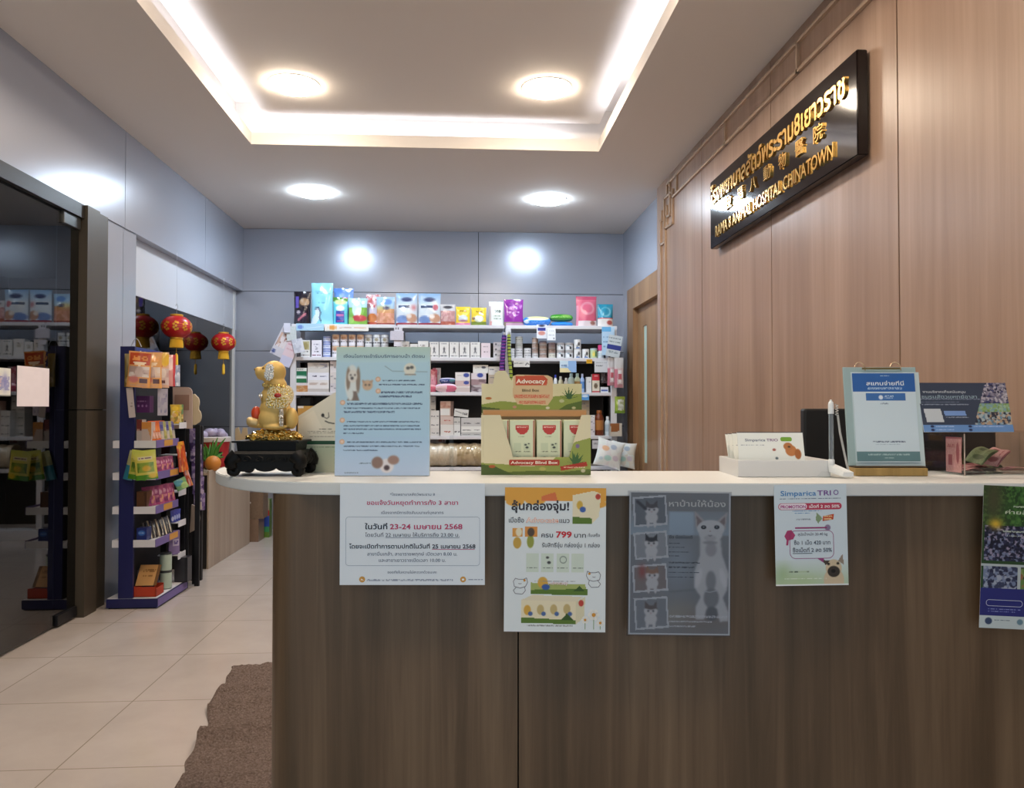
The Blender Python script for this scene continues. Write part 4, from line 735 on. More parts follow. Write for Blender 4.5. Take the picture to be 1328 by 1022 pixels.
for i in range(260):
    a = rs.uniform(0, 2 * PI); q = math.sqrt(rs.random()); x = gx(357) + q * .064 * math.cos(a); y = q * .042 * math.sin(a); zz = gz(572.5) + (1 - q * q) * .018 + rs.uniform(0, .008)
    rot = Matrix.Rotation(rs.uniform(-.9, .9), 4, 'X') @ Matrix.Rotation(rs.uniform(-.9, .9), 4, 'Y')
    b.lathe([(.0052, -.0009), (.0056, 0), (.0052, .0009)], 9, Matrix.Translation((x, y, zz)) @ rot)
b.obj('coin_mound', mat('coin_gold', (.85, .62, .22), .2, 1), dog, DM)['kind'] = 'stuff'
B().lathe([(.06, .0008), (.058, .006), (.045, .013), (.02, .018), (.002, .019)], 28, T((gx(357), 0, 0), s=(1, .66, 1))).obj('mound_core', M_GG, dog, smooth=True)
stn = thing('carved_stand', 'black carved wooden stand with scrolled feet under the golden dog figurine', 'stand', M=MD)
M_EB = mat('ebony_lacquer', '070504', .45, 0, .2)
def slab(z0, z1, r0, r1, nm, y0=.055, y1=.055):
    b = B(); pr = []
    for z, r, q in ((z0, r0, y0), (z1, r1, y1)): pr.append((z, r, q))
    b.add([(sx * r, sy * q, z) for z, r, q in pr for sx, sy in ((-1, -1), (1, -1), (1, 1), (-1, 1))], [(3, 2, 1, 0), (4, 5, 6, 7)] + [(i, (i + 1) % 4, (i + 1) % 4 + 4, i + 4) for i in range(4)]); return b.obj(nm, M_EB, stn)
slab(gz(575.5), gz(573.2), .076, .076, 'top_board', .056, .056); slab(gz(586), gz(575.5), .066, .068, 'waist', .046, .048); slab(gz(589.5), gz(586), .078, .07, 'cornice', .056, .05); slab(gz(605), gz(589.5), .074, .079, 'body', .052, .056)
for sy in (-1, 1):
    pts = [(-.072, .012)] + [(-.072 + .144 * i / 24, gz(604) - .006 - .008 * abs(math.sin(i / 24 * 3 * PI)) ** .6 * (1 if i not in (0, 24) else 0)) for i in range(25)] + [(.072, gz(600))] + [(-.072, gz(600))]
    B().prism(pts[1:], sy * .050 - .004, sy * .050 + .004).obj('carved_apron', M_EB, stn)
for sy in (-1, 1):                                               # carved scrolls along the body
    b = B()
    for i, x0_ in enumerate((-.042, -.014, .014, .042)):
        f_ = 1 if i < 2 else -1; b.tube([(x0_ + f_ * (.010 - .0007 * j) * math.cos(j * .55), sy * .0555, gz(596.5) + (.0078 - .0005 * j) * math.sin(j * .55)) for j in range(13)], [.0026 - .0001 * j for j in range(13)], 6)
    b.obj('carved_relief', M_EB, stn, smooth=True)
for sx in (-1, 1):
    for sy in (-1, 1):
        pts = [Vector((sx * .066, sy * .046, gz(592)))] + [Vector((sx * (.066 + .013 * math.sin(i / 5 * 2.4)), sy * (.046 + .005 * math.sin(i / 5 * 2.4)), gz(592) - (gz(592) - .015) * i / 6)) for i in range(1, 6)]
        cx = .071; pts += [Vector((sx * (cx + (.0105 - i * .0006) * math.cos(.9 - i * .62)), sy * .049, .0115 + (.0105 - i * .0006) * math.sin(.9 - i * .62) * .75)) for i in range(12)]
        b = B().tube(pts, [.0185 - .006 * i / 6 for i in range(6)] + [.0095 - i * .0004 for i in range(len(pts) - 6)], 10); mn = min(v[2] for v in b.v); b.v = [(a, c, z - mn * (1 - min(1, z / .05))) for a, c, z in b.v]
        b.obj('scroll_leg', M_EB, stn, smooth=True)
    for i in range(5): B().ball((sx * .0785, -.036 + i * .018, gz(595) - .005 * (i % 2)), (.010, .010, .011), 10).obj('carved_knob', M_EB, stn, smooth=True)
# ================================================================ the shelves at the back wall
YS = 7.30
zY = lambda py, Y=YS: onY(600, py, Y).z
xY = lambda px, Y=YS: onY(px, 500, Y).x
ZSH = [zY(421.5), zY(463.6), zY(508.6), zY(565.5), zY(606)]           # tops of the shelf boards
def bay(x0, x1, lab, posts):
    X0, X1 = xY(x0), xY(x1); t = thing('wall_shelf_unit', lab, 'shelf', (X0, YS, 0)); W = X1 - X0
    for i, z in enumerate(ZSH):
        b = B().rbox(.004, W - .004, 0, .42, z - .032, z, .003); b.obj('shelf', M_SHELF, t)
    B().box(.0, W, .42, .44, .05, zY(445, 7.72)).obj('back_panel', M_BACKP, t)
    B().rbox(0.004, W - .004, 0, .44, 0, .09, .003).obj('kick_base', M_SHELF, t)
    for p in posts: B().rbox(xY(p - 3.6) - X0, xY(p + 3.6) - X0, -.012, .03, 0, ZSH[0] - .033, .003).box(xY(p - 3) - X0, xY(p + 3) - X0, .42, .445, 0, ZSH[0] - .033).obj('upright', M_SHELF, t)
    return t
bay(377, 513.5, 'white shelf unit of tins and cartons at the back wall, on the lantern side', (380,))
bay(514.5, 654.5, 'white shelf unit of cartons at the back wall, in the middle of the three', (518,))
bay(655.5, 801, 'white shelf unit of tins and bottles at the back wall, beside the wooden door', (659, 796))
# ---- packaging shapes
def pouch_bm(w, h, d, img, back='c8c8c8', seed=0):
    H, W = img.shape[:2]; rs = np.random.RandomState(seed); ph = rs.rand(4) * 6
    def th(U, V): return d / 2 * np.clip(np.sin(PI * U), 0, 1) ** .55 * np.clip(V * 1.7, 0, 1) ** .8 * (1 - .18 * V ** 4)
    def X(U, V): return (U - .5) * w * (1 - .05 * np.sin(PI * np.clip(V, 0, 1)))
    wr = lambda U, V: .03 * d * (np.sin(11 * U + 7 * V + ph[0]) + np.sin(17 * V - 6 * U + ph[1])) * np.clip(np.sin(PI * U), 0, 1)
    zt = lambda U, V: h * (1 - V) - .0 * U
    b = B(); b.grid(lambda U, V: (X(U, V), -th(U, V) - wr(U, V), zt(U, V)), img)
    bi = np.ones((10, 10, 3)) * hx(back); b.grid(lambda U, V: (-X(U, V), th(U, V) + .0006, zt(U, V)), bi)
    n = 10; us = np.linspace(0, 1, n + 1); b.colr(back)
    f = [(X(u, 1), -th(u, 1), 0) for u in us]; k = [(X(u, 1), th(u, 1) + .0006, 0) for u in us]
    return b.add(f + k, [(i + n + 1, i + n + 2, i + 1, i) for i in range(n)])
def carton_bm(w, h, d, img, side='d8d6d4'):
    return B().colr(side).box(-w / 2, w / 2, .0003, d, 0, h).flat(-w / 2, w / 2, 0, h, 0, img)
def can_bm(r, h, img, lid='c8c8cc'):
    b = B(); H, W = img.shape[:2]
    b.grid(lambda U, V: (r * np.sin((U - .5) * 2 * PI), -r * np.cos((U - .5) * 2 * PI), .004 + (h - .008) * (1 - V)), img)
    b.colr(lid).lathe([(r * .94, 0), (r * .99, .001), (r * .99, .004)], 20).lathe([(r * .99, h - .004), (r * .99, h - .001), (r * .93, h), (r * .88, h - .0015)], 20); return b
def bottle_bm(r, h, body, cap, label=None, neck=.45, caph=.18):
    b = B(); nb = h * (1 - caph); pr = [(r * .9, 0), (r, h * .03), (r, nb * .25), (r, nb * .70), (r, nb * .8), (r * .75, nb * .92), (r * neck, nb), (r * neck, nb + .002)]
    cs = [lin(body)] * 2 + [lin(label or body)] + [lin(body)] * 5; b.lathe(pr, 16, cols=cs[:len(pr) - 1])
    return b.colr(cap).lathe([(r * neck * 1.15, nb + .002), (r * neck * 1.15, h * .97), (r * neck, h)], 14)
def at(x0, x1, yt, yb, Y): a, c = onY(x0, yb, Y), onY(x1, yb, Y); return (a.x + c.x) / 2, c.x - a.x, (yb - yt) * Y / FPX * 1.0
_n = [0]
def put(b, name, label, cat, M, group=None, m=None, smooth=True):
    o = b.obj(name, m or P_GLOSS, None, M, smooth='auto' if smooth else False); tag(o, label, cat, group); return o
def pouch(label, x0, x1, yt, yb, base, ops, Y, z, group=None, d=.07, rz=0, rx=0, res=(20, 26), back=None, name='pet_food_pouch', cat='pouch', m=None):
    _n[0] += 1; x, w, h = at(x0, x1, yt, yb, Y)
    return put(pouch_bm(w, h, d, paint(*res, base, ops, _n[0]), back or base, _n[0]), name, label, cat, T((x, Y + d / 2, z), R(rz), R(rx)), group, m or P_FOIL)
def carton(label, x0, x1, yt, yb, base, ops, Y, z, group=None, d=.12, rz=0, ry=0, side=None, res=(14, 14), name='carton', cat='carton', m=None):
    _n[0] += 1; x, w, h = at(x0, x1, yt, yb, Y)
    return put(carton_bm(w, h, d, paint(*res, base, ops, _n[0]), side or base), name, label, cat, T((x, Y, z), R(rz), 0, R(ry)), group, m, False)
G1 = 'pouches along the top shelf'; Z1 = ZSH[0] + .0008
txt2 = lambda c: [('t', .2, .3, .8, .36, c), ('t', .25, .42, .75, .46, c)]
YT = 7.36
pouch('black treat pouch with a purple strip at the lantern end of the top shelf', 380, 402, 378, 421, '15101f', [('r', .08, .14, .3, .5, '5a4aa8'), ('e', .65, .32, .3, .12, '9a7a5a'), ('e', .45, .75, .42, .17, '241a30'), ('l', [(.3, .86), (.72, .68)], .1, 'b86a78'), ('e', .3, .63, .12, .05, 'b8b0b8')], YT, Z1, G1)
pouch('tall light blue bag with a white animal tail on the top shelf', 402.5, 431, 367, 421, '8ccfe2', [('t', .2, .25, .85, .27, '6aaac0'), ('l', [(.2, .2), (.9, .24)], .03, '6fb3c8'), ('p', [(0, .97), (.05, .85), (.2, .75), (.22, .6), (.35, .6), (.45, .7), (.42, .82), (.3, .95), (.2, 1), (0, 1)], 'd5e6f2'), ('l', [(.2, .62), (.36, .6), (.46, .72), (.4, .84), (.48, .92)], .04, '2a3a58'), ('t', .3, .47, .7, .49, '6aaac0')], YT - .02, Z1, G1, d=.08)
pouch('soft bright blue bag behind the green-topped bag on the top shelf', 432, 458, 372, 421, '8fb4e8', [('g', 0, .3, '4f80d8', '86b0ea')], YT + .1, Z1, G1)
pouch('turquoise bag with a green top and navy panel on the top shelf', 431, 450.5, 385, 421, '63c4d2', [('r', 0, 0, 1, .16, '4f8a3a'), ('r', .6, 0, 1, .05, 'b0607a'), ('e', .5, .18, .4, .1, 'd0e0a0'), ('e', .5, .40, .3, .1, 'e8f0f0'), ('r', .2, .5, .8, .92, '33459a'), ('r', .25, .6, .75, .7, 'b868a0'), ('r', .3, .84, .7, .9, 'a05a90')], YT, Z1, G1)
pouch('pale blue and grass green bag with a red plate on the top shelf', 451, 476, 386, 421, 'a9cfe0', [('r', 0, .35, 1, 1, '7ab04a'), ('e', .45, .4, .25, .3, 'c5dfe8'), ('e', .6, .75, .4, .12, 'c04a50'), ('e', .15, .82, .15, .12, '96c060'), ('e', .45, .2, .15, .1, 'f0f4f8')], YT, Z1, G1)
pouch('red-speckled pouch with an orange base squeezed on the top shelf', 474, 493, 380, 421, 'e6c8cc', [('m', 0, 0, 1, .5, 2, ['c85a60', 'e8c8cc', 'e8d4d6', 'd89aa0']), ('e', .4, .55, .4, .15, 'd8d0e0'), ('e', .45, .75, .35, .14, 'd07a40'), ('r', 0, .88, 1, 1, 'c0503a')], YT + .07, Z1, G1)
pouch('blue sky and terracotta pouch on the top shelf', 487.5, 511.5, 384, 421, 'a8cbe8', [('r', 0, .42, 1, 1, 'cf9468'), ('s', .3, .4, .5, .1, 'd0c080'), ('e', .55, .4, .18, .06, '5a5a70'), ('m', 0, .58, 1, .92, 2, ['d89a80', 'c88a68', 'e0a890']), ('e', .6, .18, .25, .1, '6f9ad8'), ('r', 0, .92, 1, 1, '9a4a40')], YT, Z1, G1)
big = [('g', 0, .35, '8fb8e2', 'd5e4f2'), ('e', .5, .2, .25, .07, '454f78'), ('r', .12, .37, .65, .47, '4a5878'), ('s', .85, .45, .14, .1, 'd08a90'), ('e', .3, .82, .3, .12, '7a94c8'), ('e', .75, .78, .25, .14, 'c89a80'), ('e', .62, .72, .12, .07, 'f0e4dc'), ('r', 0, .93, 1, 1, '9a4450')]
a = pouch('large white and sky blue food bag on the top shelf, beside the blue-and-terracotta pouch', 513, 541, 379, 421, 'dde6ee', big, YT - .01, Z1, G1, d=.09)
pouch('large white and sky blue food bag on the top shelf, beside the small brown-pink pouch', 542, 571.5, 379, 421, 'dde6ee', big[:3] + [('e', .78, .44, .12, .1, 'c8707a')] + big[4:], YT - .01, Z1, G1, d=.09)
pouch('small grey and brown-pink pouch beside the large sky blue food bags', 571, 590.5, 393, 421, 'd5d5d8', [('e', .5, .14, .3, .07, '4a4a50'), ('m', 0, .32, 1, .8, 3, ['d0a0a0', 'c09090', 'dab4b0']), ('r', 0, .8, 1, 1, 'b06050')], YT, Z1, G1, d=.06)
pouch('small yellow pouch with a pink base on the top shelf', 591, 610, 396, 421, 'efd03a', [('t', .25, .2, .75, .28, '8a5a20'), ('e', .5, .62, .33, .18, 'd5dde2'), ('e', .5, .75, .3, .06, 'b08090'), ('r', 0, .85, 1, 1, 'd98aa8')], YT, Z1, G1, d=.06)
pouch('small yellow pouch with an olive green base on the top shelf', 611, 631, 397, 421, 'ecd03c', [('t', .3, .2, .75, .28, '8a5a20'), ('r', 0, .78, 1, 1, '7a8a3a'), ('e', .5, .62, .33, .18, 'd5dccc'), ('e', .15, .6, .1, .08, '8a6a50')], YT, Z1, G1, d=.06)
pouch('white pouch with small print next to the purple pouch', 634, 653, 389, 421, 'e6e8e4', [('r', 0, .2, .15, 1, 'c8bcc0'), ('t', .4, .35, .85, .45, '5a6a60'), ('t', .3, .58, .85, .62, '7a9a80'), ('t', .3, .7, .85, .74, '7a9a80'), ('r', .05, .8, .2, 1, 'd8a0a0')], YT, Z1, G1, d=.06)
pouch('purple pouch with white pictures on the top shelf', 653.5, 679, 386, 421, '8f2f9a', [('m', .1, .12, .95, .4, 2, ['8f2f9a', '9a3aa6', 'c88ad0', '7a2488']), ('r', .2, .5, .75, .72, 'c080c8'), ('m', .2, .45, .8, .75, 2, ['8f2f9a', 'd8b0dc', '8f2f9a']), ('r', 0, .85, 1, 1, '8a7a6a'), ('r', .1, .9, 1, 1, 'b890a8')], YT, Z1, G1, d=.06)
def lying(label, x0, x1, yt, yb, base, ops, Y, z, group, d=.2, name='pet_food_pouch'):
    _n[0] += 1; x, w, h = at(x0, x1, yt, yb, Y); img = paint(24, 14, base, ops, _n[0])
    sx = lambda U: (U - .5) * w; prof = lambda U: np.clip(np.sin(PI * U), .0, 1) ** .35
    b = B().grid(lambda U, V: (sx(U), -.0 + d * .12 * (1 - np.sin(PI * V)) , h * (.5 + (.5 - V) * (.35 + .65 * prof(U)))), img)
    b.grid(lambda U, V: (sx(U), d * .12 + d * .88 * (1 - V), h * (.5 + .5 * (.35 + .65 * prof(U))) - h * .4 * (1 - V) ** 3), paint(12, 8, base)).grid(lambda U, V: (sx(U), d * .12 + d * .88 * V, h * (.5 - .5 * (.35 + .65 * prof(U))) + h * .3 * V ** 3), paint(12, 8, base))
    return put(b, name, label, 'pouch', T((x, Y, z)), group, P_FOIL)
lying('blue and cream bag lying flat on the top shelf beside the purple pouch', 679, 714, 408, 421, '2f7ad0', [('e', .55, .1, .4, .3, 'e2dca0'), ('e', .1, .6, .1, .2, 'cfe0f0'), ('t', .3, .5, .8, .7, '5a94dc')], YT, Z1, G1)
o = lying('bright blue bag lying flat beneath the shiny green one on the top shelf', 715, 743, 415, 421, '2f86d8', [], YT, Z1, G1)
lying('shiny green bag lying on top of the flat blue bag on the top shelf', 714, 743, 405, 415, '3a8a2a', [('t', .1, .3, .9, .5, '8ac060'), ('r', 0, .8, 1, 1, '1f5a1a'), ('e', .7, .2, .2, .15, '7aa850')], YT, Z1 + 6.2 * YT / FPX, G1)
pouch('tall rose pink pouch near the door end of the top shelf', 747.5, 774.5, 381, 421, 'd0607a', [('r', 0, 0, 1, .12, 'b84a66'), ('e', .55, .4, .35, .22, 'd88a9a'), ('e', .55, .4, .25, .15, 'd0607a'), ('r', .1, .8, 1, 1, 'e0d0d0'), ('e', .8, .88, .12, .07, '9a6a60'), ('r', 0, .3, .1, 1, 'dc8aa0')], YT, Z1, G1)
pouch('teal pouch with a white base at the door end of the top shelf', 775.5, 796, 391, 421, '1f8aa8', [('e', .5, .35, .35, .22, '6ab4c8'), ('e', .5, .33, .25, .16, '1f8aa8'), ('r', 0, .66, 1, 1, 'e2dcd8'), ('e', .75, .82, .18, .1, 'b8605a'), ('r', 0, .62, 1, .67, 'c05a5a')], YT, Z1, G1)
# ---- second shelf
Z2 = ZSH[1] + .0008; Y2 = 7.335
lid1 = [('g', 0, .45, 'd8b08a', 'e2d0c4'), ('r', 0, .4, 1, 1, 'e2e0e8'), ('t', .2, .62, .9, .7, '4a4a58'), ('e', .5, .3, .1, .15, 'b88a6a')] 
lid2 = [('r', 0, .0, 1, 1, 'dcdfe2'), ('t', .1, .25, .9, .32, '8a8a98'), ('e', .5, .45, .08, .16, '9a9480'), ('t', .2, .72, .9, .8, '4a4a58')]
x, w, h = at(429, 439, 434, 449.2, Y2); cans = {}
for k_, ops in (('peach', lid1), ('grey', lid2)): cans[k_] = can_bm(w / 2 * .97, h * .965, paint(28, 10, 'e2e0e8', ops * 1, 40))
ordn = ['first', 'second', 'third', 'fourth', 'fifth', 'sixth', 'seventh', 'eighth', 'ninth', 'tenth', 'eleventh']
G2 = 'tins on the second shelf'
protos = {}
for i, cx in enumerate((434.5, 445.2, 455.9, 466.6, 477.3, 488, 498.5)):
    kd = 'peach' if i < 4 else 'grey'
    for lv in (0, 1):
        lab = ('%s-topped tin above the blue board, %s from the stacked blue tins' if lv else '%s-topped tin beneath the upper row behind the blue board, %s from the stacked blue tins') % ('peach' if i < 4 else 'grey', ordn[i])
        Mx = T((onY(cx, 463, Y2).x, Y2 + .04, Z2 + lv * (h * .965 + .0005)))
        if kd not in protos: protos[kd] = put(cans[kd], 'food_tin', lab, 'tin', Mx, G2)
        else:
            dup(protos[kd], lab, Mx)
hh = 8.9 * Y2 / FPX; bl = None
for i, lab in enumerate(('blue and white tin at the bottom of the stack of three beside the blue board', 'blue and white tin in the middle of the stack of three beside the blue board', 'blue and white tin on top of the stack of three beside the blue board')):
    Mx = T((onY(423, 463, Y2).x, Y2 + .04, Z2 + i * (hh + .0005)))
    if bl is None: bl = put(can_bm(.036, hh, paint(28, 8, '8a9ad0', [('r', 0, .25, 1, .7, 'd5dcee'), ('t', .1, .4, .9, .55, '6a7ab0')], 3), 'b8c0dc'), 'food_tin', lab, 'tin', Mx, G2)
    else: dup(bl, lab, Mx)
G3 = 'cartons on the second shelf'
carton('olive and white carton at the lantern end of the second shelf', 390, 402, 442, 463.6, 'dcdcda', [('r', .05, .05, .95, .6, 'b5b08c'), ('e', .5, .35, .3, .22, '9a9060'), ('t', .2, .66, .8, .72, '4a4a50'), ('t', .05, .84, .95, .9, '6a5a58')], Y2, Z2, G3, .06)
carton('white carton next to the olive and white one on the second shelf', 404, 417, 442, 463.6, 'e2e0ea', [('t', .2, .25, .8, .3, '8a8a9a'), ('l', [(.4, .4), (.6, .5), (.4, .55)], .05, '8a8a98'), ('t', .3, .66, .7, .72, '4a4a58'), ('t', .1, .85, .9, .9, '7a4a60')], Y2, Z2, G3, .06)
wc = [('t', .15, .1, .85, .16, '9a9aa0'), ('e', .5, .45, .1, .12, '5a5a60'), ('l', [(.5, .55), (.4, .7)], .07, '5a5a60'), ('l', [(.5, .55), (.62, .7)], .07, '5a5a60'), ('t', .05, .88, .95, .93, '4a4a50')]
for i, (a, c, yt, o_) in enumerate(((520, 530.5, 443, 0), (531.5, 541.5, 446, 0), (542, 555.5, 442.5, 0), (557, 569, 443.5, wc), (570, 582, 443.5, wc), (583, 595, 443.5, wc), (596, 609, 443.5, wc), (610, 622.5, 443.5, wc), (624, 636, 444.5, [('r', 0, 0, 1, 1, 'dccdd2'), ('t', .3, .6, .7, .66, '6a5a60'), ('t', .2, .2, .8, .26, 'a89aa0')]))):
    o_ = o_ or [('t', .2, .2, .8, .3, '8a8280'), ('e', .5, .4, .2, .1, 'b0a8a0')]
    lab = 'pale pink carton beside the stack of three little boxes on the second shelf' if i == 8 else 'white carton whose top shows over the blue board, %s from the post' % ordn[i] if i < 3 else 'white carton with a small dark figure on the second shelf, %s from the blue board' % ordn[i - 3]
    carton(lab, a, c, yt, 463.6, 'dddbd8', o_, Y2, Z2, G3, .09)
zz = Z2
for i, (yt, yb) in enumerate(((456.9, 463.6), (450.2, 456.9), (443.5, 450.2))):
    _, _, h = at(640, 651, yt, yb, Y2); carton('little white box, %s of a stack of three beside the hanging purple leash' % ('lowest', 'middle', 'top')[i], 640, 650.5, yt, yb, ('d8d6da', 'c4bcbe', 'b8b0b2')[i], [('e', .3, .4, .1, .2, '4a4a50'), ('t', .5, .5, .9, .7, '8a8a90')], Y2, zz, G3, .07); zz += h + .0005
# right bay
G4 = 'small tins on the second shelf by the door'
def tinstack(xc, wpx, ys, looks, where):
    z = Z2
    for i, (a, c) in enumerate(zip(ys, ys[1:])):
        h = (a - c) * Y2 / FPX; base, ops = looks[min(i, len(looks) - 1)]; n = len(ys) - 1; _n[0] += 1
        pos = 'only' if n == 1 else ('lowest' if i == 0 else 'topmost' if i == n - 1 else ordn[i] + ' from the bottom')
        lab = 'small %s tin, %s in the stack %s' % (base[1], pos, where) if n > 1 else 'small %s tin standing single %s' % (base[1], where)
        put(can_bm(wpx * Y2 / FPX / 2 * .97, h * .97, paint(24, 7, base[0], ops, _n[0]), 'b8b8ba'), 'food_tin', lab, 'tin', T((onY(xc, 463, Y2).x, Y2 + .045, z)), G4); z += h * .97 + .0005
wt = (('d8d8da', 'white'), [('t', .35, .4, .7, .6, '5a5a64'), ('r', 0, 0, 1, .15, 'c0c0c4')]); gt = (('b0b0aa', 'grey'), [('t', .3, .4, .7, .6, '70706c'), ('r', 0, 0, 1, .2, '9a9a98')]); br = (('b09a90', 'pinkish brown'), [('t', .35, .4, .7, .6, '6a5a54'), ('r', 0, 0, 1, .25, '8f7f7a')])
tinstack(664.8, 6.5, (463.6, 457, 450.6), [wt, wt], 'nearest the hanging striped leash')
tinstack(673.5, 10, (463.6, 457, 450, 443, 435), [wt, wt, gt, gt], 'second from the striped leash')
tinstack(684.5, 10, (463.6, 457, 450.3), [wt, wt], 'beside the tall grey stack')
tinstack(694.5, 8.5, (463.6, 457.2, 450.2, 443.2, 436), [wt, br, br, br], 'before the hanging white cards')
tinstack(704.8, 10.5, (463.6, 457.8, 451.8, 446, 440.5), [br, br, br, (('6a6480', 'violet grey'), [('r', 0, .5, 1, 1, 'a89a98')])], 'below the paired white cards')
tinstack(716.3, 10, (463.6, 457.2, 450.2, 442.5), [(('d0cfc4', 'cream'), [('t', .3, .4, .7, .6, '8a8a80')]), br, (('8a7a80', 'brown violet'), [('r', 0, .6, 1, 1, 'a09090')])], 'beside the dog-pictured tins')
dg_ = (('dcdfe2', 'white dog-pictured'), [('r', 0, 0, 1, .22, 'a8a2a4'), ('e', .52, .6, .04, .14, '15151a'), ('r', .5, .55, .58, .9, '20222a'), ('e', .45, .7, .05, .2, 'f0f2f4'), ('t', .36, .35, .5, .45, '7a9aa8')])
tinstack(727.6, 10.8, (463.6, 453.2, 443), [dg_, dg_], 'next to the cream and brown tins'); tinstack(738.8, 10.8, (463.6, 453.2, 443), [dg_, dg_], 'next to the taller spotted tins')
sp = (('e2e2e2', 'white spotted'), [('e', .54, .5, .05, .2, '3a3638'), ('e', .47, .75, .03, .15, '6a6a6a'), ('r', .4, .9, .6, 1, '5a7ab0')])
tinstack(749.8, 9.8, (463.6, 451, 438), [sp, sp], 'of tall spotted tins'); tinstack(760.4, 9.8, (463.6, 451), [sp], 'between the tall spotted stack and the yellow tub')
tinstack(771, 9.8, (463.6, 450), [(('b9c9a0', 'green and yellow'), [('r', 0, 0, 1, .2, 'a9c2c8'), ('e', .48, .6, .06, .25, 'e0d060'), ('r', .55, .3, .62, .9, '5a8a5a')])], 'behind the yellow shelf tag')
G5 = 'bottles on the shelves by the door'
def bottle(label, xc, wpx, yt, yb, Y, z, body, cap, lab=None, **k):
    put(bottle_bm(wpx * Y / FPX / 2, (yb - yt) * Y / FPX, body, cap, lab, **k), 'bottle', label, 'bottle', T((onY(xc, yb, Y).x, Y + .04, z)), G5)
bottle('white bottle with a pink cap near the door end of the second shelf', 780, 8, 446, 463.6, Y2, Z2, 'd5dade', 'd04a80', 'c0ccd0', neck=.8, caph=.42)
carton('dark plum and white box at the door end of the second shelf', 785.5, 793, 454, 463.6, '4a3648', [('r', 0, .4, .5, 1, 'c0c0c8')], Y2, Z2, G3, .06)
# ---- third shelf
Z3 = ZSH[2] + .0008; G6 = 'cartons on the third shelf'; Y3 = 7.335
def stack(x0, x1, ys, bases, labs, Y, z, group, d=.14, ops=None, ry=0, **k):
    for i, (a, c) in enumerate(zip(ys, ys[1:])):
        _, _, h = at(x0, x1, c, a, Y); carton(labs[i], x0, x1, c, a, bases[i], (ops[i] if ops else [('t', .1, .3, .5, .45, '6a6a74'), ('t', .6, .5, .9, .65, '8a8a90')]), Y, z, group, d, **k); z += h + .0005
    return z
stack(376.5, 399, (508.6, 497), ['b08560'], ['orange-brown carton lying under the green box behind the dog figurine'], Y3, Z3, G6, ops=[[('r', 0, 0, 1, .3, 'd5cdd0'), ('m', 0, .3, 1, 1, 3, ['b07a4a', 'a8824f', 'c09a78'])]])
stack(380, 397.5, (497, 478), ['e0e2e0'], ['green and white box lying on the orange-brown carton'], Y3, Z3 + 11.7 * Y3 / FPX, G6, ops=[[('r', 0, .22, 1, .6, '1f6a4a'), ('e', .5, .6, .5, .08, 'd8e4e0'), ('r', 0, .68, 1, 1, '2a6a44'), ('t', .2, .06, .8, .14, '8a9a90')]])
stack(399, 426.5, (508.6, 504.5, 493.6, 484, 471.5), ['b8b0ac', 'e0dcdc', 'e4e4ee', 'd0ccc8'], ['grey carton, lowest of the white stack between the green box and the blue board', 'white carton, second from the bottom of the stack beside the blue board', 'plain white carton, third from the bottom of the stack beside the blue board', 'printed carton topping the white stack beside the blue board'], Y3, Z3, G6, ops=[[], [('m', .1, .3, .9, .6, 3, ['d0c4bc', 'c0b0a8', 'e0dcdc'])], [('t', .2, .35, .45, .6, '4a4a60'), ('t', .55, .4, .9, .55, '7a8098')], [('m', .05, .1, .95, .6, 3, ['d8d4d0', 'b8b4b4', 'c8c0b8', '9a9aa8'])]])
stack(428, 436.5, (508.6, 497.5, 483.5, 469), ['c9c3c6', 'd0cac8', 'd5cfd0'], ['pale carton at the bottom of the stack half hidden by the blue board', 'pale carton in the middle of the stack half hidden by the blue board', 'pale carton on top of the stack half hidden by the blue board'], Y3, Z3, G6)
stack(590.5, 609.5, (508.6, 502.8, 493.7, 483), ['c8b8b4', 'cdb4b2', 'e0dcda'], ['thin greyish carton under the pink-white boxes with navy marks', 'pinkish carton with a navy mark, middle of its stack on the third shelf', 'white carton with a navy crest, top of its stack on the third shelf'], Y3, Z3, G6, ops=[[], [('e', .75, .3, .18, .25, '3a4a98'), ('r', 0, .8, 1, 1, 'd8d0cc')], [('e', .75, .35, .2, .25, '3a4a98'), ('t', .1, .35, .5, .45, 'b0aaa8')]])
stack(611, 630.5, (508.6, 499.5, 492, 484), ['8a7a80', '9a8084', 'd8cfd4'], ['dark pinkish carton at the bottom beside the display header', 'brown-pink carton under the navy-marked one beside the display header', 'pale carton with a navy mark next to the display header'], Y3, Z3, G6, ops=[[('m', 0, 0, 1, 1, 4, ['8a7a80', '6a5a60', 'b8b0b4'])], [('m', 0, 0, 1, 1, 4, ['9a8084', '7a6468', 'b09a9c'])], [('e', .6, .35, .2, .35, '3a4a98')]])
stack(613.5, 633, (484, 473.6), ['e0e0dc'], ['white carton topping the pile behind the display header'], Y3, Z3 + 24.9 * Y3 / FPX, G6, ops=[[('e', .7, .3, .15, .15, '5a5a68'), ('t', .15, .3, .45, .45, '9a9a98')]], d=.1)
stack(633.5, 648, (508.6, 497, 486, 475.5), ['c8bcae', 'b9aa98', 'd5d2ce'], ['cream carton at the bottom beside the purple leash', 'tan carton in the middle beside the purple leash', 'white glossy carton on top beside the purple leash'], Y3, Z3, G6)
carton('pink-edged white box standing behind the pink wipes on the third shelf', 561, 571.5, 477, 508.6, 'e2dde2', [('r', 0, 0, .4, 1, 'd87a90'), ('e', .6, .2, .2, .1, 'c0b0c0')], Y3 + .12, Z3, G6, .06)
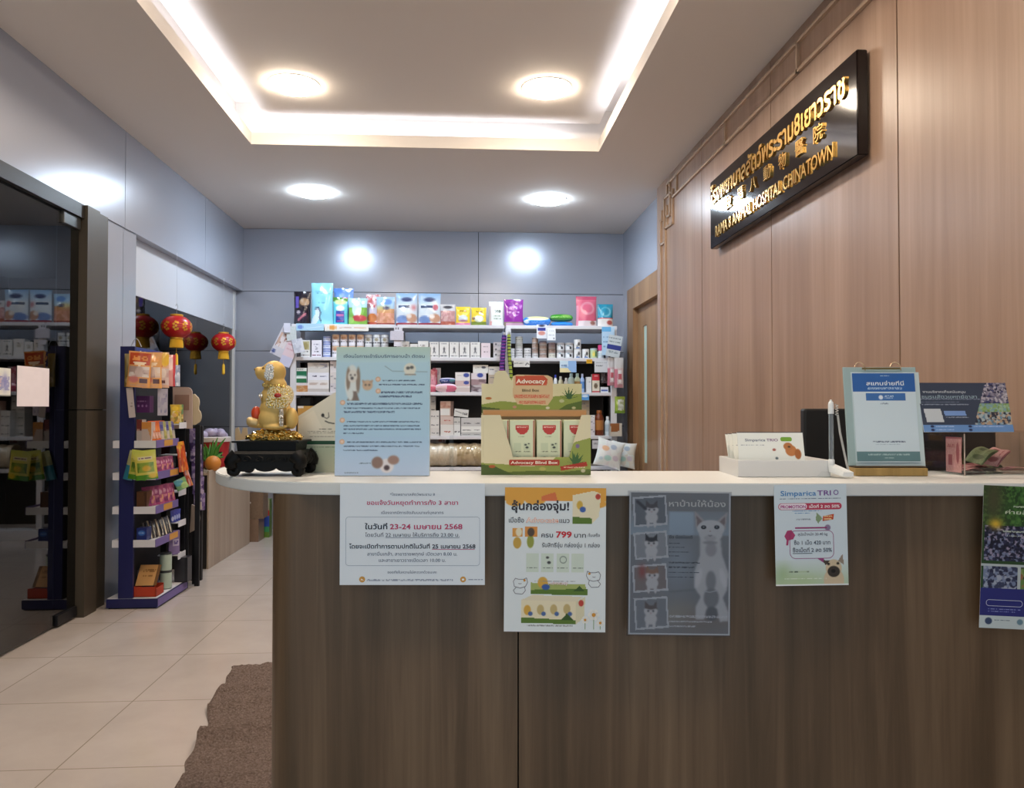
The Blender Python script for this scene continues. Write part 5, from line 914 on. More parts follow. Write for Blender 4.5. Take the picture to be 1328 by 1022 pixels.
lying('pink pack of wipes lying in front on the third shelf', 565, 592, 497.5, 508.6, 'd9b4b8', [('r', 0, 0, 1, .2, 'e8cce0'), ('p', [(.55, .2), (1, .2), (1, 1), (.5, 1)], 'c8607a'), ('e', .3, .6, .2, .25, 'd0b0b0')], Y3 - .01, Z3, 'soft packs on the third shelf', .13, 'wipes_pack')
lying('navy and white pack lying on top of the pink pack of wipes', 570, 591, 490, 497.5, '2f3f78', [('r', 0, 0, 1, .25, 'c8c4dc'), ('t', .1, .4, .5, .7, 'a0a8d0'), ('e', .8, .5, .2, .3, '4a7a88')], Y3, Z3 + 11.2 * Y3 / FPX, 'soft packs on the third shelf', .12, 'wipes_pack')
lying('red and pink pack at the edge of the blue board on the third shelf', 553, 566.5, 498.5, 508.6, 'c8586c', [('r', 0, 0, 1, .3, 'e0a0a8')], Y3 + .04, Z3, 'soft packs on the third shelf', .12, 'wipes_pack')
pouch('glossy pink pouch standing upright at the edge of the blue board', 556, 567, 479, 498.5, 'd06a80', [('m', 0, 0, 1, 1, 4, ['d06a80', 'e0a0b0', 'c05068'])], Y3 + .05, Z3 + 10.2 * Y3 / FPX, 'soft packs on the third shelf', .05)
for (xc, wp, yt, body, cap, lab, lb) in ((721, 5, 487, 'd8dcde', '3a4ab0', None, 'white dropper bottle with a blue nozzle over the display header'), (727.8, 6.5, 489, 'c8c4a8', 'c4c0b8', None, 'small beige bottle over the display header'), (735, 6.5, 491, 'd8dada', 'd8d8d8', None, 'small white bottle over the display header'),
        (741.5, 9, 485, 'b8ccc8', 'a8bcb8', None, 'pale green bottle with a broad cap over the display header'), (749.5, 8.5, 485, 'c0ccb0', 'b0c4b8', 'b08f5a', 'pale green bottle with a tan label over the display header'), (756, 6.2, 485.5, '9ab4dc', 'b9c0e0', '5a8ac8', 'slim sky blue bottle at the end of the display header')):
    bottle(lb, xc, wp, yt, 510, Y3, Z3, body, cap, lab)
carton('slim white box between the sky blue bottle and the red box', 760.5, 767, 490, 510, 'dde0e2', [('t', .2, .3, .8, .34, '9aa0a8')], Y3, Z3, G6, .05)
carton('cream red-topped box with a dog picture on the third shelf', 768, 777.5, 486, 510, 'd9d4c4', [('r', 0, 0, 1, .38, 'c8303f'), ('t', .2, .1, .8, .16, 'e8b0b0'), ('e', .5, .65, .25, .14, '6a5a48'), ('r', 0, .9, 1, 1, 'c04048')], Y3, Z3, G6, .06)
carton('low blue and white box near the door end of the third shelf', 779, 789, 503, 510, 'd5d8de', [('r', .1, .5, .9, .8, '4a62a8')], Y3, Z3, G6, .08)
pouch('dark clear packet hanging above the low blue and white box', 779, 788, 486, 502, '5a4a4c', [('m', 0, 0, 1, 1, 4, ['5a4a4c', '3a3034', '7a6a6a'])], Y3 + .05, Z3 + .09, None, .02, name='hanging_packet', cat='packet')
# ---- fourth shelf
Z4 = ZSH[3] + .0008; Y4 = 7.335; G7 = 'white boxes on the fourth shelf'
wb = [('t', .1, .55, .5, .75, '5a5a5c'), ('t', .65, .55, .9, .75, '6a6a6c')]
stack(549, 565, (565.5, 556, 546, 536, 526, 515.5), ['c8c4c0', 'd0ccc8', 'c9c9c4', 'd5d2ce', 'c4c0ba'], ['white box, %s in the tall stack beside the blue board' % q for q in ('lowest', 'second from the bottom', 'middle', 'second from the top', 'topmost')], Y4 + .1, Z4, G7, ops=[wb] * 5)
stack(558.5, 569.5, (565.5, 555.5, 544.5, 533), ['cfcac6', 'd8d4d0', 'd0ccc6'], ['white box, %s of the three before the tall stack' % q for q in ('lowest', 'middle', 'topmost')], Y4, Z4, G7, d=.09, ops=[wb] * 3)
stack(571, 588, (565.5, 551, 540.5, 521), ['d9d6d2', 'cbb8b0', 'c0a698'], ['white box with a red line at the bottom under the tall brown box', 'pinkish white box under the tall brown box', 'tall brown and white box on top of the middle pile of the fourth shelf'], Y4, Z4, G7, d=.1, ops=[[('t', .3, .55, .8, .68, 'b06050')], [('t', .3, .4, .8, .6, 'b05a50')], [('r', 0, .5, .75, .95, 'dcdad6'), ('m', 0, .1, .8, .45, 3, ['a87a68', 'c0a090', 'b88a78']), ('r', .8, 0, 1, 1, '6a5248')]])
stack(588.5, 597, (565.5, 551, 542), ['dcdcda', 'c8c6c2'], ['small white box beside the clear strip on the fourth shelf', 'small grey-white box beneath the tilted one'], Y4, Z4, G7, d=.1, ops=[wb, wb])
stack(598, 624, (565.5, 561, 553.3, 542.5), ['b9b9b6', 'e2e2de', 'c4c2c0'], ['thin grey box under the wide white one on the fourth shelf', 'wide white box in the wide pile on the fourth shelf', 'wide greyish box on top of the wide pile on the fourth shelf'], Y4, Z4, G7, d=.1, ops=[wb, wb, wb])
carton('white box lying tilted on the small boxes of the fourth shelf', 588.5, 607, 531.2, 541, 'd5d4d0', [('l', [(.1, .3), (.5, .5)], .06, '5a5a5c'), ('t', .6, .4, .95, .7, '5a5a5c')], Y4, Z4 + 24.6 * Y4 / FPX, G7, .08, ry=6)
bottle('amber bottle with a tan label on the fourth shelf by the door', 778, 12.5, 533, 566, Y4, Z4, '6a2c0c', '8a4a1a', 'a8703a', neck=.5, caph=.14)
stack(765.8, 771.5, (566, 554, 545, 539.5), ['d0c8cc', 'd5d0d4', 'dcdcdc'], ['little pinkish box, lowest beside the amber bottle', 'little white box, middle beside the amber bottle', 'little white box, top of three beside the amber bottle'], Y4, Z4, G7, d=.06)
bottle('pale blue bottle between the amber bottle and the shelf upright', 789, 8, 541, 566, Y4, Z4, 'c8d4da', 'dadde0', 'a8b8c4')
stack(754, 764.5, (566, 534, 519.5), ['b8ae9c', 'a9a08e'], ['grey-brown carton behind the end of the display box', 'beige carton beneath the blue shelf card'], Y4 + .05, Z4, G7, d=.1)
# ---- left bay below and bottom level
Z5 = ZSH[4] + .0008
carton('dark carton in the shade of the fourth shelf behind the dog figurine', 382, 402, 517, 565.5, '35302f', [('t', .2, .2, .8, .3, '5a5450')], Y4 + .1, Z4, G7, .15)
carton('orange cardboard carton on the fourth shelf behind the leaflet carton', 386, 412, 527, 565.5, 'b98a44', [('r', 0, 0, .3, .06, 'd8d0c8')], Y4, Z4, G7, .08, name='cardboard_box', cat='box')
carton('white and red box above the wrapped beige bundle', 556, 578, 567.5, 606, 'c4b6b0', [('t', .4, .16, .95, .24, 'b05a50'), ('r', 0, 0, .45, .3, 'b0a4a4')], Y4 + .235, Z5, G7, .10)
b = B(); _, w, h = at(553, 626, 576, 606, 7.2)
nz = np.random.RandomState(3)
img = paint(46, 30, 'c3b59c', [('n', .05), ('g', 0, .1, 'cfc4ae', 'c3b59c'), ('m', .55, .1, 1, .95, 5, ['b8a482', 'a8946f', 'c9b896']), ('s', .2, .15, .2, .08, 'e0d8c8'), ('l', [(.55, .25), (.8, .2), (.98, .5)], .02, '9a8664'), ('l', [(.58, .6), (.8, .4), (.95, .8)], .02, '9a8664')], 5)
b.grid(lambda U, V: ((U - .5) * w, -h * .5 * np.sin(2 * PI * V) * 1.0 + .006 * np.sin(40 * U + 9 * V), h * .5 - h * .5 * np.cos(2 * PI * V + PI) * -1 * -1 + .004 * np.sin(31 * U + 5 * V)), img)
b.colr('a89474'); n = 24
for sx in (-.5, .5): b.add([(sx * w, 0, h * .5)] + [(sx * w, -h * .5 * math.sin(2 * PI * i / n), h * .5 + h * .5 * math.cos(2 * PI * i / n)) for i in range(n)], [((0, i + 1, (i + 1) % n + 1) if sx < 0 else (0, (i + 1) % n + 1, i + 1)) for i in range(n)])
x, _, _ = at(553, 626, 576, 606, 7.2)
put(b, 'wrapped_bundle', 'beige rolled bundle in shiny clear wrapping on the low shelf behind the counter', 'bundle', T((x, 7.30 + .09, Z5 + .006)), None, P_FOIL)
def cushion(label, pts_c, w, h, d, rz, ry, base, seed, rx=-12):
    ops = [('m', 0, 0, 1, 1, 4, [base, base, 'd5e0e0', 'e0e6e8', 'd8d8dc']), ('e', .3, .35, .14, .1, 'd8b090'), ('e', .6, .25, .12, .1, 'a8b8cc'), ('e', .45, .7, .14, .1, 'a9d0cc'), ('e', .75, .65, .12, .1, 'c8c0d0'), ('e', .2, .75, .08, .06, 'b8ccd8')]
    img = paint(32, 32, base, ops, seed); S = lambda sg: (lambda U, V: ((U - .5) * w * (1 - .10 * np.sin(PI * V)) * sg, sg * -d / 2 * (np.clip(np.sin(PI * U), 0, 1) * np.clip(np.sin(PI * V), 0, 1)) ** .5, (.5 - V) * h * (1 - .10 * np.sin(PI * U)) + h / 2))
    put(B().grid(S(1), img).grid(S(-1), img), 'printed_bag', label, 'bag', T(pts_c, R(rz), R(rx), R(ry)), 'printed bags at the shelf foot', P_GLOSS)
q = onY(788, 611, 7.0); tb = thing('low_stand', 'low white stand under the printed bags by the wooden door', 'stand', (q.x + .08, 6.98, 0))
B().rbox(-.25, .25, 0, .26, .58, .61, .004).obj('stand_top', M_SHELF, tb)
for sx in (-.22, .22):
    for sy in (.03, .23): B().rbox(sx - .015, sx + .015, sy - .015, sy + .015, 0, .58, .003).obj('leg', M_SHELF, tb)
cushion('puffy white bag of pastel animal prints at the shelf foot by the door', (q.x + .0, 7.06, .655), .26, .27, .08, 0, 14, 'dde3e4', 3)
cushion('second puffy printed bag leaning behind the first by the wooden door', (q.x + .17, 7.16, .645), .24, .25, .07, 0, 8, 'd5d3cc', 4)
# ---- cards, tags and papers on the shelf
def card(label, x0, x1, yt, yb, base, ops, Y=7.285, roll=0, name='shelf_card', cat='card', group='cards hanging on the shelf edges', rz=0):
    _n[0] += 1; p = onY(x0, yt, Y); w = onY(x1, yt, Y).x - p.x; h = (yb - yt) * Y / FPX
    o = B().colr(base).box(0, w, .0002, .0012, -h, 0).flat(0, w, -h, 0, 0, paint(18, 18, base, ops, _n[0])).obj(name, P_MATTE, None, T(p, R(rz)) @ Matrix.Rotation(R(roll), 4, 'Y')); tag(o, label, cat, group); return o
card('white paper strip with orange drawings along the edge of the top shelf', 421, 478, 420.5, 429, 'e0dcd8', [('e', .18, .5, .08, .35, 'd89a50'), ('t', .35, .4, .6, .6, 'c0a8a0'), ('t', .65, .4, .95, .6, 'd8b098')])
card('pale blue strip under the light blue bag at the end of the top shelf', 384, 420, 419.5, 428.5, 'a8cce2', [('e', .15, .5, .1, .3, '6a88c8'), ('l', [(.4, .7), (.9, .4)], .05, 'd5e4ee')])
card('grey paper tag wrapped across the post between two shelf units', 506, 523.5, 429, 441, 'c3bfca', [('n', .03)], 7.27)
card('narrow white paper tag hanging below the grey tag on the post', 511, 519.5, 423, 449, 'd5d3dc', [('e', .3, .12, .1, .05, '5a5a60'), ('e', .65, .12, .1, .05, '5a5a60')], 7.28)
card('white card with a navy band and red print hanging from the top shelf', 696, 709, 421, 439, 'dfe2ea', [('r', .1, .25, .9, .42, '2f3a90'), ('e', .5, .62, .35, .15, 'c88a80'), ('e', .5, .08, .3, .08, '3a3a50')])
card('plain white card hanging beside the navy-banded card', 709.5, 720.5, 425, 441.5, 'e6e9ee', [('t', .15, .2, .85, .26, '9aa4b0'), ('t', .15, .55, .85, .6, '9aa4b0'), ('e', .8, .85, .06, .05, '4a4a58')])
card('printed price strip under the second shelf beside the striped leash', 666, 687, 468, 476, 'd3d2ce', [('t', .05, .3, .6, .5, '7a7a7a'), ('l', [(.75, .7), (.85, .3), (.95, .6)], .06, '4a4a50')])
card('pale blue and cream card hanging from the second shelf', 726, 747.5, 468, 483, '8fb4e2', [('p', [(0, 0), (.5, 0), (.5, .5), (0, .6)], 'c8dcea'), ('t', .05, .35, .45, .5, '4a6a98'), ('p', [(0, .62), (.45, .6), (.7, 1), (0, 1)], 'e0d6a8')])
card('small yellow tag on the edge of the second shelf', 760.5, 768, 466, 471.5, 'd9a52a', [('t', .1, .3, .9, .6, 'b07a1a')])
card('white printed card hanging from the second shelf near the door', 771, 789, 467.5, 483, 'd0d4da', [('t', .1, .15, .9, .25, '9aa0a8'), ('t', .1, .4, .6, .48, '7a8088')])
card('white price card under the fourth shelf by the amber bottle', 768, 784, 571, 582, 'c9c8cc', [('t', .1, .3, .9, .5, '8a8a90')])
card('blue and white card below the third shelf at the end of the display header', 753.5, 764, 511.5, 519, '5a9ad8', [('e', .5, .3, .4, .2, 'c8dcec')])
card('large pale blue leaflet taped to the end of the shelf by the door', 780.5, 797, 424, 461, 'b4d2ea', [('r', 0, 0, .7, .16, '6ab0e0'), ('t', .1, .35, .9, .4, '7a98b8'), ('t', .1, .5, .9, .55, '7a98b8'), ('t', .1, .65, .9, .7, '7a98b8'), ('r', 0, .72, 1, .75, '9ab8d0')], 7.27)
card('tilted leaflet with a navy band at the end of the shelf by the door', 790, 808, 433.5, 462, 'c5cfd6', [('t', .05, .1, .9, .18, '7a8890'), ('t', .05, .26, .9, .32, '7a8890'), ('r', 0, .42, 1, .66, '2f3c88'), ('t', .1, .75, .9, .82, '8a98a0')], 7.22, 10, name='leaflet', cat='leaflet')
for i, (lab, x0, x1, yt, yb, roll, base, ops) in enumerate((('white leaflet fanned lowest at the lantern end of the shelf', 369, 385, 419, 461, -26, 'c8c6d0', [('m', .1, .3, .9, .7, 3, ['c8a898', 'a07a70', 'd8d0d4']), ('t', .1, .1, .9, .16, 'b06a80'), ('e', .2, .9, .15, .06, '4a5a90')]), ('pink and white leaflet fanned over the others at the lantern end of the shelf', 376, 391, 436, 474, -22, 'd9c4cc', [('r', 0, .65, 1, 1, 'c4c4dc'), ('t', .1, .2, .9, .26, 'c89aa4'), ('t', .1, .4, .9, .46, 'c89aa4')]), ('grey-green leaflet pinned on top at the lantern end of the shelf', 371, 383.5, 424, 442, 4, 'c0c8ca', [('n', .05)]), ('crumpled white leaflet beside the fanned pink one on the shelf', 378, 392, 441, 459, 12, 'c9ccd8', [('m', 0, 0, 1, 1, 3, ['c9ccd8', 'b8bcca', 'd8dae2'])]), ('white card stuck above the fanned leaflets at the shelf end', 368, 376.5, 419, 431, 0, 'cfd0de', []))):
    card(lab, x0, x1, yt, yb, base, ops, 7.262 - .006 * i, -roll, 'leaflet', 'leaflet', 'leaflets fanned at the shelf end')
for i, (x0, x1, yt, yb, lab) in enumerate(((788, 798, 463, 500, 'pink-backed hanging packet overlapped by the one with a tube'), (797, 809, 463.5, 503, 'clear hanging packet showing a pink tube at the shelf end by the door'))):
    pouch(lab, x0, x1, yt, yb, 'c9b4b8', [('r', 0, 0, 1, .34, 'c4c2c4'), ('p', [(.0, .4), (.35, .38), (.3, 1), (0, 1)], 'b86a7a'), ('r', .4, .42, .8, .55, 'dcd8da'), ('r', .42, .55, .78, .72, 'b8606c'), ('e', .6, .78, .15, .06, 'e8e4e4'), ('r', .3, .88, .9, 1, 'a87a82')], 7.23 - .05 * i, onY(795, yb, 7.23).z, 'hanging packets at the shelf end', .025, name='hanging_packet', cat='packet')
pouch('green and silver treat packet hanging at the shelf end by the door', 797.5, 811, 514, 536, '8aa03a', [('e', .6, .5, .3, .35, 'c0c4b8'), ('r', 0, .85, 1, 1, '6a8a2a'), ('m', .3, .2, .9, .8, 3, ['b8bcb0', '9aa080', 'd0d4cc'])], 7.22, onY(800, 536, 7.22).z, None, .03, ry if False else 0, name='treat_packet', cat='packet')
carton('small brown and white box held at the shelf upright below the green packet', 791.5, 806.5, 549, 566, 'c0bab0', [('p', [(0, 0), (.8, 0), (.75, .6), (.1, .65)], '8f5a34')], 7.2, onY(800, 566, 7.2).z, None, .07, name='small_box', cat='box')
def leash(label, pts, r, c, c2, Y):
    P = [onY(x, y, Y) for x, y in pts]; t = thing('pet_leash', label, 'leash', P[0]); q = [p - P[0] for p in P]
    B().tube(q, r, 8).obj('strap', mat('leash_' + c, c, .6), t, smooth='auto'); n = len(q)
    b = B()
    for i in range(1, 13):
        f_ = i / 13 * (n - 1); j = int(f_); p = q[j].lerp(q[min(j + 1, n - 1)], f_ - j); b.ball(p, (r * 1.25, r * 1.25, r * .5), 8)
    b.obj('stitching', mat('leash_' + c2, c2, .6), t, smooth=True); B().ball(q[0] + Vector((0, 0, .012)), (.014, .01, .02), 10).obj('clip', mat('steel_clip', 'a8a8aa', .3, .8), t, smooth=True)
leash('purple pet leash hanging on the post between two shelf units', [(654, 435), (653, 448), (652, 462), (651, 475), (650.5, 488)], .022, '3a2070', '7a2a80', 7.24)
leash('green and black striped pet leash hanging next to the purple one', [(660, 434), (660, 446), (660.5, 460), (662, 478), (663.5, 495)], .016, '98a83a', '23261f', 7.24)
t = thing('clear_strip_stand', 'clear plastic strip standing at the rear edge of the counter before the wrapped bundle', 'stand', M=CM @ T((rC(585.5, 1.90), 1.90, ZS + .0005)))
sc_ = 1.9e-3; B().box(-2.6 * sc_, 2.6 * sc_, 0, .0025, .004, 46 * sc_).obj('strip', M_ACRYL, t); B().rbox(-3.5 * sc_, 3.5 * sc_, -.006, .008, 0, .004, .001).obj('foot', M_ACRYL, t)
# ================================================================ the glass side: lanterns, treat rack, cabinet
def lantern(px, py, wpx, label):
    r = 1; X = -2.155
    p = onX(px, py, X); s = p.y / FPX; rad = wpx * s / 2; t = thing('paper_lantern', label, 'lantern', (X, p.y, p.z), 0, 'red lanterns by the glass partition')
    mr = MATS.get('lantern_red') or mat('lantern_red', 'b5141a', .35, 0, .5)
    prof = [(rad * math.sqrt(max(0.02, 1 - (z / .80) ** 2)) if abs(z) < .8 else .35 * rad, z * rad) for z in np.linspace(-.74, .74, 25)]
    prof = [(q * (1 + .012 * math.cos(i * PI)), z) for i, (q, z) in enumerate(prof)]
    B().lathe(prof, 32).obj('paper_globe', mr, t, smooth=True)
    mg = mat('lantern_gold', 'd9a437', .35, .4); b = B()
    rs = random.Random(7)
    for k in range(10):                                           # gold blossom print around the belly
        a0 = k * 2 * PI / 10
        for j in range(7):
            a = a0 + .16 * math.cos(j * 2 * PI / 7) * (1 if j else 0); zz = .26 * math.sin(j * 2 * PI / 7) * (1 if j else 0); q = rad * math.sqrt(1 - (zz / .8) ** 2) * 1.012
            bm = bmesh.new(); bmesh.ops.create_circle(bm, cap_ends=True, segments=8, radius=rad * .085)
            b.bm(bm, Matrix.Translation((q * math.cos(a), q * math.sin(a), zz * rad)) @ Vector((math.cos(a), math.sin(a), zz * .9)).to_track_quat('Z', 'Y').to_matrix().to_4x4())
    b.obj('gold_print', mg, t)
    for z0, z1, nm in ((.72, .86, 'top_collar'), (-.86, -.72, 'bottom_collar')): B().lathe([(rad * .38, z0 * rad), (rad * .42, (z0 + .02) * rad), (rad * .42, (z1 - .02) * rad), (rad * .38, z1 * rad)], 24).obj(nm, mg, t, smooth='auto')
    b = B(); my = mat('tassel_yellow', 'e0b02a', .7)
    for k in range(44): a = 2 * PI * k / 44; b.tube([(rad * .36 * math.cos(a), rad * .36 * math.sin(a), -.84 * rad), (rad * .40 * math.cos(a), rad * .40 * math.sin(a), -1.15 * rad), (rad * .42 * math.cos(a), rad * .42 * math.sin(a), -1.42 * rad)], .0035, 4)
    b.obj('fringe', my, t)
    B().tube([(0, 0, -.8 * rad), (0, 0, -1.75 * rad)], .0022, 5).lathe([(.004, -2.75 * rad), (.014, -2.65 * rad), (.012, -1.95 * rad), (.004, -1.8 * rad)], 10).obj('tassel', my, t, smooth='auto')
    hk = [(0, 0, .84 * rad), (0, 0, 1.25 * rad)] + [(.0, .018 * math.cos(a) - .0, 1.4 * rad + .02 * math.sin(a)) for a in np.linspace(-PI / 2 + .3, PI, 10)]
    B().tube(hk, .0016, 6).obj('wire_hook', mat('steel_clip'), t); B().tube([(0, 0, 1.4 * rad), (0, 0, 2.379 - p.z)], .0008, 4).obj('hanging_thread', mat('white_thread', 'd0d4dc', .6), t)
lantern(229, 424, 37, 'round red paper lantern with yellow fringe hanging nearest the treat rack')
lantern(290, 444, 30, 'round red paper lantern with yellow fringe hanging close to the corner by the back wall')

# ---- sheets on the glass door
DM2 = lambda p: Matrix(((0, -1, 0, p.x), (1, 0, 0, p.y), (0, 0, 1, p.z), (0, 0, 0, 1)))   # local x runs away from the reader, front faces the room
p = onX(22.5, 474, XL - .016); q = onX(64, 476, XL - .016); z = onX(22.5, 527, XL - .016)
sheet('paper_sheet', 'blank white paper sheet stuck on the dark glass door', 'paper', None, q.y - p.y, p.z - z.z, 0, paint(8, 10, 'e9dfe2', [('n', .01)]), M=DM2(p), th=.0005)
q = onX(14, 478, XL - .016); p = onX(-24, 473, XL - .016); z = onX(14, 514, XL - .016)
sheet('paper_sheet', 'white paper with a faint coloured chart on the dark glass door, beside the blank one', 'paper', None, q.y - p.y, q.z - z.z, 0, paint(24, 24, 'dcdcd2', [('s', .55, .5, .2, .2, 'c8a0a0'), ('s', .8, .5, .1, .3, '7a7ab0'), ('t', .6, .3, .95, .8, '8a8ab4'), ('r', 0, .96, 1, 1, '8a8a84')]), M=DM2(Vector((p.x, p.y, q.z))), th=.0005)

# ---- treat rack
RX0, RX1, RXs, RXe = -2.125, -1.825, -2.056, -1.972
Y0, Y1, Y2_ = 4.775, 5.14, 5.28
q5 = lambda Y: float(np.interp(Y, [4.3, 4.72, 5.16, 5.52, 5.8], [4.36, 4.775, 5.14, 5.27, 5.58]))      # spread along the rack
cx_ = lambda x: min(max(x, RXe + .045), RX1 - .045)
def rack():
    t = thing('treat_rack', 'navy display rack of pet treats standing by the glass partition', 'rack', (-2.0, Y0, 0)); o = Vector((-2.0, Y0, 0))
    bx = lambda x0, x1, y0, y1, z0, z1: B().box(x0 - o.x, x1 - o.x, y0 - o.y, y1 - o.y, z0, z1)
    bx(RX0, RX1, Y0, Y2_, .008, .06).obj('base', M_NAVY, t); bx(RX0 + .01, RX1 - .01, Y0 + .01, Y2_ - .01, 0, .008).obj('base_foot', M_DARKM, t)
    bx(RX0 + .005, RX1 - .008, Y0 + .005, Y2_ - .005, .06, .064).obj('base_deck', M_SHELF, t)
    bx(RXs, RXe, Y0, Y0 + .02, .064, 1.575).obj('end_board', M_NAVY, t); bx(RXs, RXe - .03, Y0 + .02, Y2_, .064, 1.575).obj('spine', mat('dark_board', '15151c', .6), t)
    hd = bx(RXs + .02, RXe - .01, Y0 + .02, Y2_ - .05, 1.47, 1.575).obj('header', mat('navy_header', '20307e', .4), t)
    b = B(); vs, fs, a, c, _, _ = text_mesh('MARN', .03); b.add([(RXe - .0092 - o.x, .10 + (v[0] - a) * .12, 1.485 + v[1] * .10) for v in vs], fs).obj('header_lettering', M_WHITE, hd)
    bx(RX1 - .01, RX1 + .0008, Y0 + .005, Y2_ - .005, .012, .056).obj('base_strip', mat('purple_strip', '6a5a92', .5), t)
    for k, z in enumerate((.998, .806, .602, .402)):
        bx(RXe + .001, RX1 - .018, Y0 + .004, Y1, z - .006, z).obj('shelf', M_SHELF, t); bx(RXe + .001, RX1 - .018, Y0 + .002, Y0 + .006, z - .035, z + .009).obj('shelf_end', M_SHELF, t)
        sp = bx(RX1 - .018, RX1 - .014, Y0 + .002, Y1, z - .035, z + .012).obj('price_strip', mat('purple_strip'), t)
        bx(RX1 - .0138, RX1 - .0130, Y0 + .12 + .1 * (k % 2), Y0 + .26 + .1 * (k % 2), z - .03, z + .008).obj('yellow_tag', mat('orange_tag', 'c08a3a', .5), sp)
        bx(-2.095, RXs - .001, Y0 + .002, Y1, z - .035, z + .009).obj('rear_shelf', M_SHELF, t)
    for k, z in enumerate((1.10, .90, .66, .46, .25)):
        bx(RXe + .001, RX1 - .018, Y1 + .01, Y2_, z - .006, z).obj('shelf', M_SHELF, t); bx(RX1 - .018, RX1 - .014, Y1 + .01, Y2_, z - .03, z + .01).obj('price_strip', M_SHELF, t)
    for x in (RX1 - .02,): bx(x - .004, x + .002, Y2_ - .012, Y2_ - .004, .064, 1.12).obj('corner_post', M_DARKM, t)
    for k in range(5): B().tube([(RXe - o.x, .04 + .11 * k, 1.44), (RXe - o.x + .06, .02 + .11 * k, 1.45), (RXe - o.x + .075, .02 + .11 * k, 1.465)], .002, 6).obj('peg', mat('steel_clip'), t)
    B().tube([(RXs - o.x + .05 + .06 * i / 9, .03, 1.575 + .05 * math.sin(i / 9 * PI)) for i in range(10)], .0018, 6).obj('wire_loop', mat('steel_clip'), t)
rack()
def hang(label, px, py0, py1, wpx, Y, base, ops, rz=28, d=.03, roll=0, group='pouches hanging on the treat rack', name='treat_pouch'):
    _n[0] += 1; Y = q5(Y); p = onY(px, py1, Y); h = (py1 - py0) * Y / FPX; w = wpx * Y / FPX
    put(pouch_bm(w, h, d, paint(18, 24, base, ops, _n[0]), base, _n[0]), name, label, 'pouch', T(p, R(rz)) @ Matrix.Rotation(R(roll), 4, 'Y'), group, P_FOIL)
org = [('r', .04, .04, .96, .38, 'b8481f'), ('t', .15, .14, .85, .24, 'e8a050'), ('p', [(.2, .33), (.5, .42), (.8, .33), (.8, .28), (.2, .28)], 'f0d8b8'), ('m', .08, .4, .92, .72, 4, ['c8b0a8', 'd8c4b4', 'a89088', 'dcd0c8']), ('e', .3, .78, .22, .09, 'c87068'), ('r', .55, .76, .9, .86, '5a3838'), ('t', .1, .91, .9, .95, 'c89a70')]
hang('tan-edged pouch tucked behind the front orange treat pouch', 168, 460, 502, 12, 4.70, '7a6a38', [('e', .4, .8, .3, .1, 'b8a070')], 20)
hang('orange treat pouch with a pale lower half hanging at the front of the rack', 179, 457, 502.5, 28, 4.66, 'd89a5a', org, 8, roll=4)
hang('orange and navy treat pouch hanging second on the rack', 197, 458, 503.5, 23, 4.80, 'd8a060', [('r', 0, 0, .3, .4, '3a3f70')] + org[1:], 16)
hang('orange and yellow treat pouch hanging third on the rack', 208, 458, 503, 20, 4.86, 'cfa890', [('r', 0, 0, .6, .42, 'b85a1f'), ('e', .75, .2, .3, .2, 'd8b040'), ('m', 0, .45, 1, .9, 4, ['c8b4b0', 'b89a98', 'dccfc8']), ('r', .4, .78, .8, .86, '5a3838')], 22)
hang('pink and white treat pouch hanging fourth on the rack', 219, 461, 501, 16, 4.96, 'd49a98', [('e', .5, .3, .4, .2, 'e8d0cc'), ('e', .3, .15, .2, .08, 'f4ece4'), ('r', .8, 0, 1, 1, 'b8404a')], 30)
hang('silver and blue treat pouch hanging at the end of the top row on the rack', 226, 474, 501, 14, 4.99, 'b0b8cc', [('e', .3, .7, .3, .2, '4a7ab8'), ('m', 0, 0, 1, 1, 4, ['b0b8cc', 'd0d4e0', '8a94b4'])], 30)
yg = [('g', 0, .3, 'b8bf50', 'd8cc60'), ('r', .15, .2, .85, .34, 'd4cc9a'), ('t', .2, .23, .8, .30, '6a4a6a'), ('m', .1, .42, .9, .75, 4, ['6a8a30', '8aa038', 'c8b840', '5a7a28']), ('e', .55, .62, .2, .1, 'd8b03a'), ('r', 0, .85, 1, 1, '4f8a28'), ('e', .8, .88, .2, .08, 'd8b830')]
for px, wd, Y, rz, roll, lab, bs_, op_ in ((165, 12, 4.72, -5, 14, 'teal treat packet hanging behind the yellow-green ones low on the rack', 'a8a878', [('r', 0, .5, 1, 1, '2f7a90')]), (177, 22, 4.68, 0, 8, 'yellow-green treat packet half covered by the front one on the rack', 'c0b850', yg), (191, 27, 4.64, 4, -6, 'yellow-green treat packet hanging in front on the rack', 'd0c458', yg)):
    hang(lab, px, 585, 622, wd, Y - .02, bs_, op_, rz, .025, roll, 'packets hanging low on the treat rack', 'treat_packet')
for i, (px, y0, y1, wd, Y, roll, lab, c) in enumerate(((240, 573, 610, 9, 5.18, -10, 'orange treat stick packet hanging at the rack corner, outer one', 'c8602a'), (236, 578, 612, 7, 5.14, -6, 'red-orange treat stick packet hanging at the rack corner, inner one', 'b84a28'), (247, 600, 630, 7, 5.26, -18, 'pinkish treat stick packet trailing lowest at the rack corner', 'b88a88'))):
    hang(lab, px, y0, y1, wd, Y, c, [('m', 0, 0, 1, 1, 4, [c, 'c88a50', 'a84a30']), ('e', .5, .08, .4, .08, 'd09a30')], 35, .02, roll, 'packets hanging low on the treat rack', 'treat_packet')
hang('green and blue treat packet leaning below the orange sticks at the rack corner', 238, 620, 634, 15, 5.17, '6a9a6a', [('e', .3, .3, .4, .3, '4a8a9a'), ('e', .7, .7, .3, .3, '9ab878')], 35, .02, -24, 'packets hanging low on the treat rack', 'treat_packet')
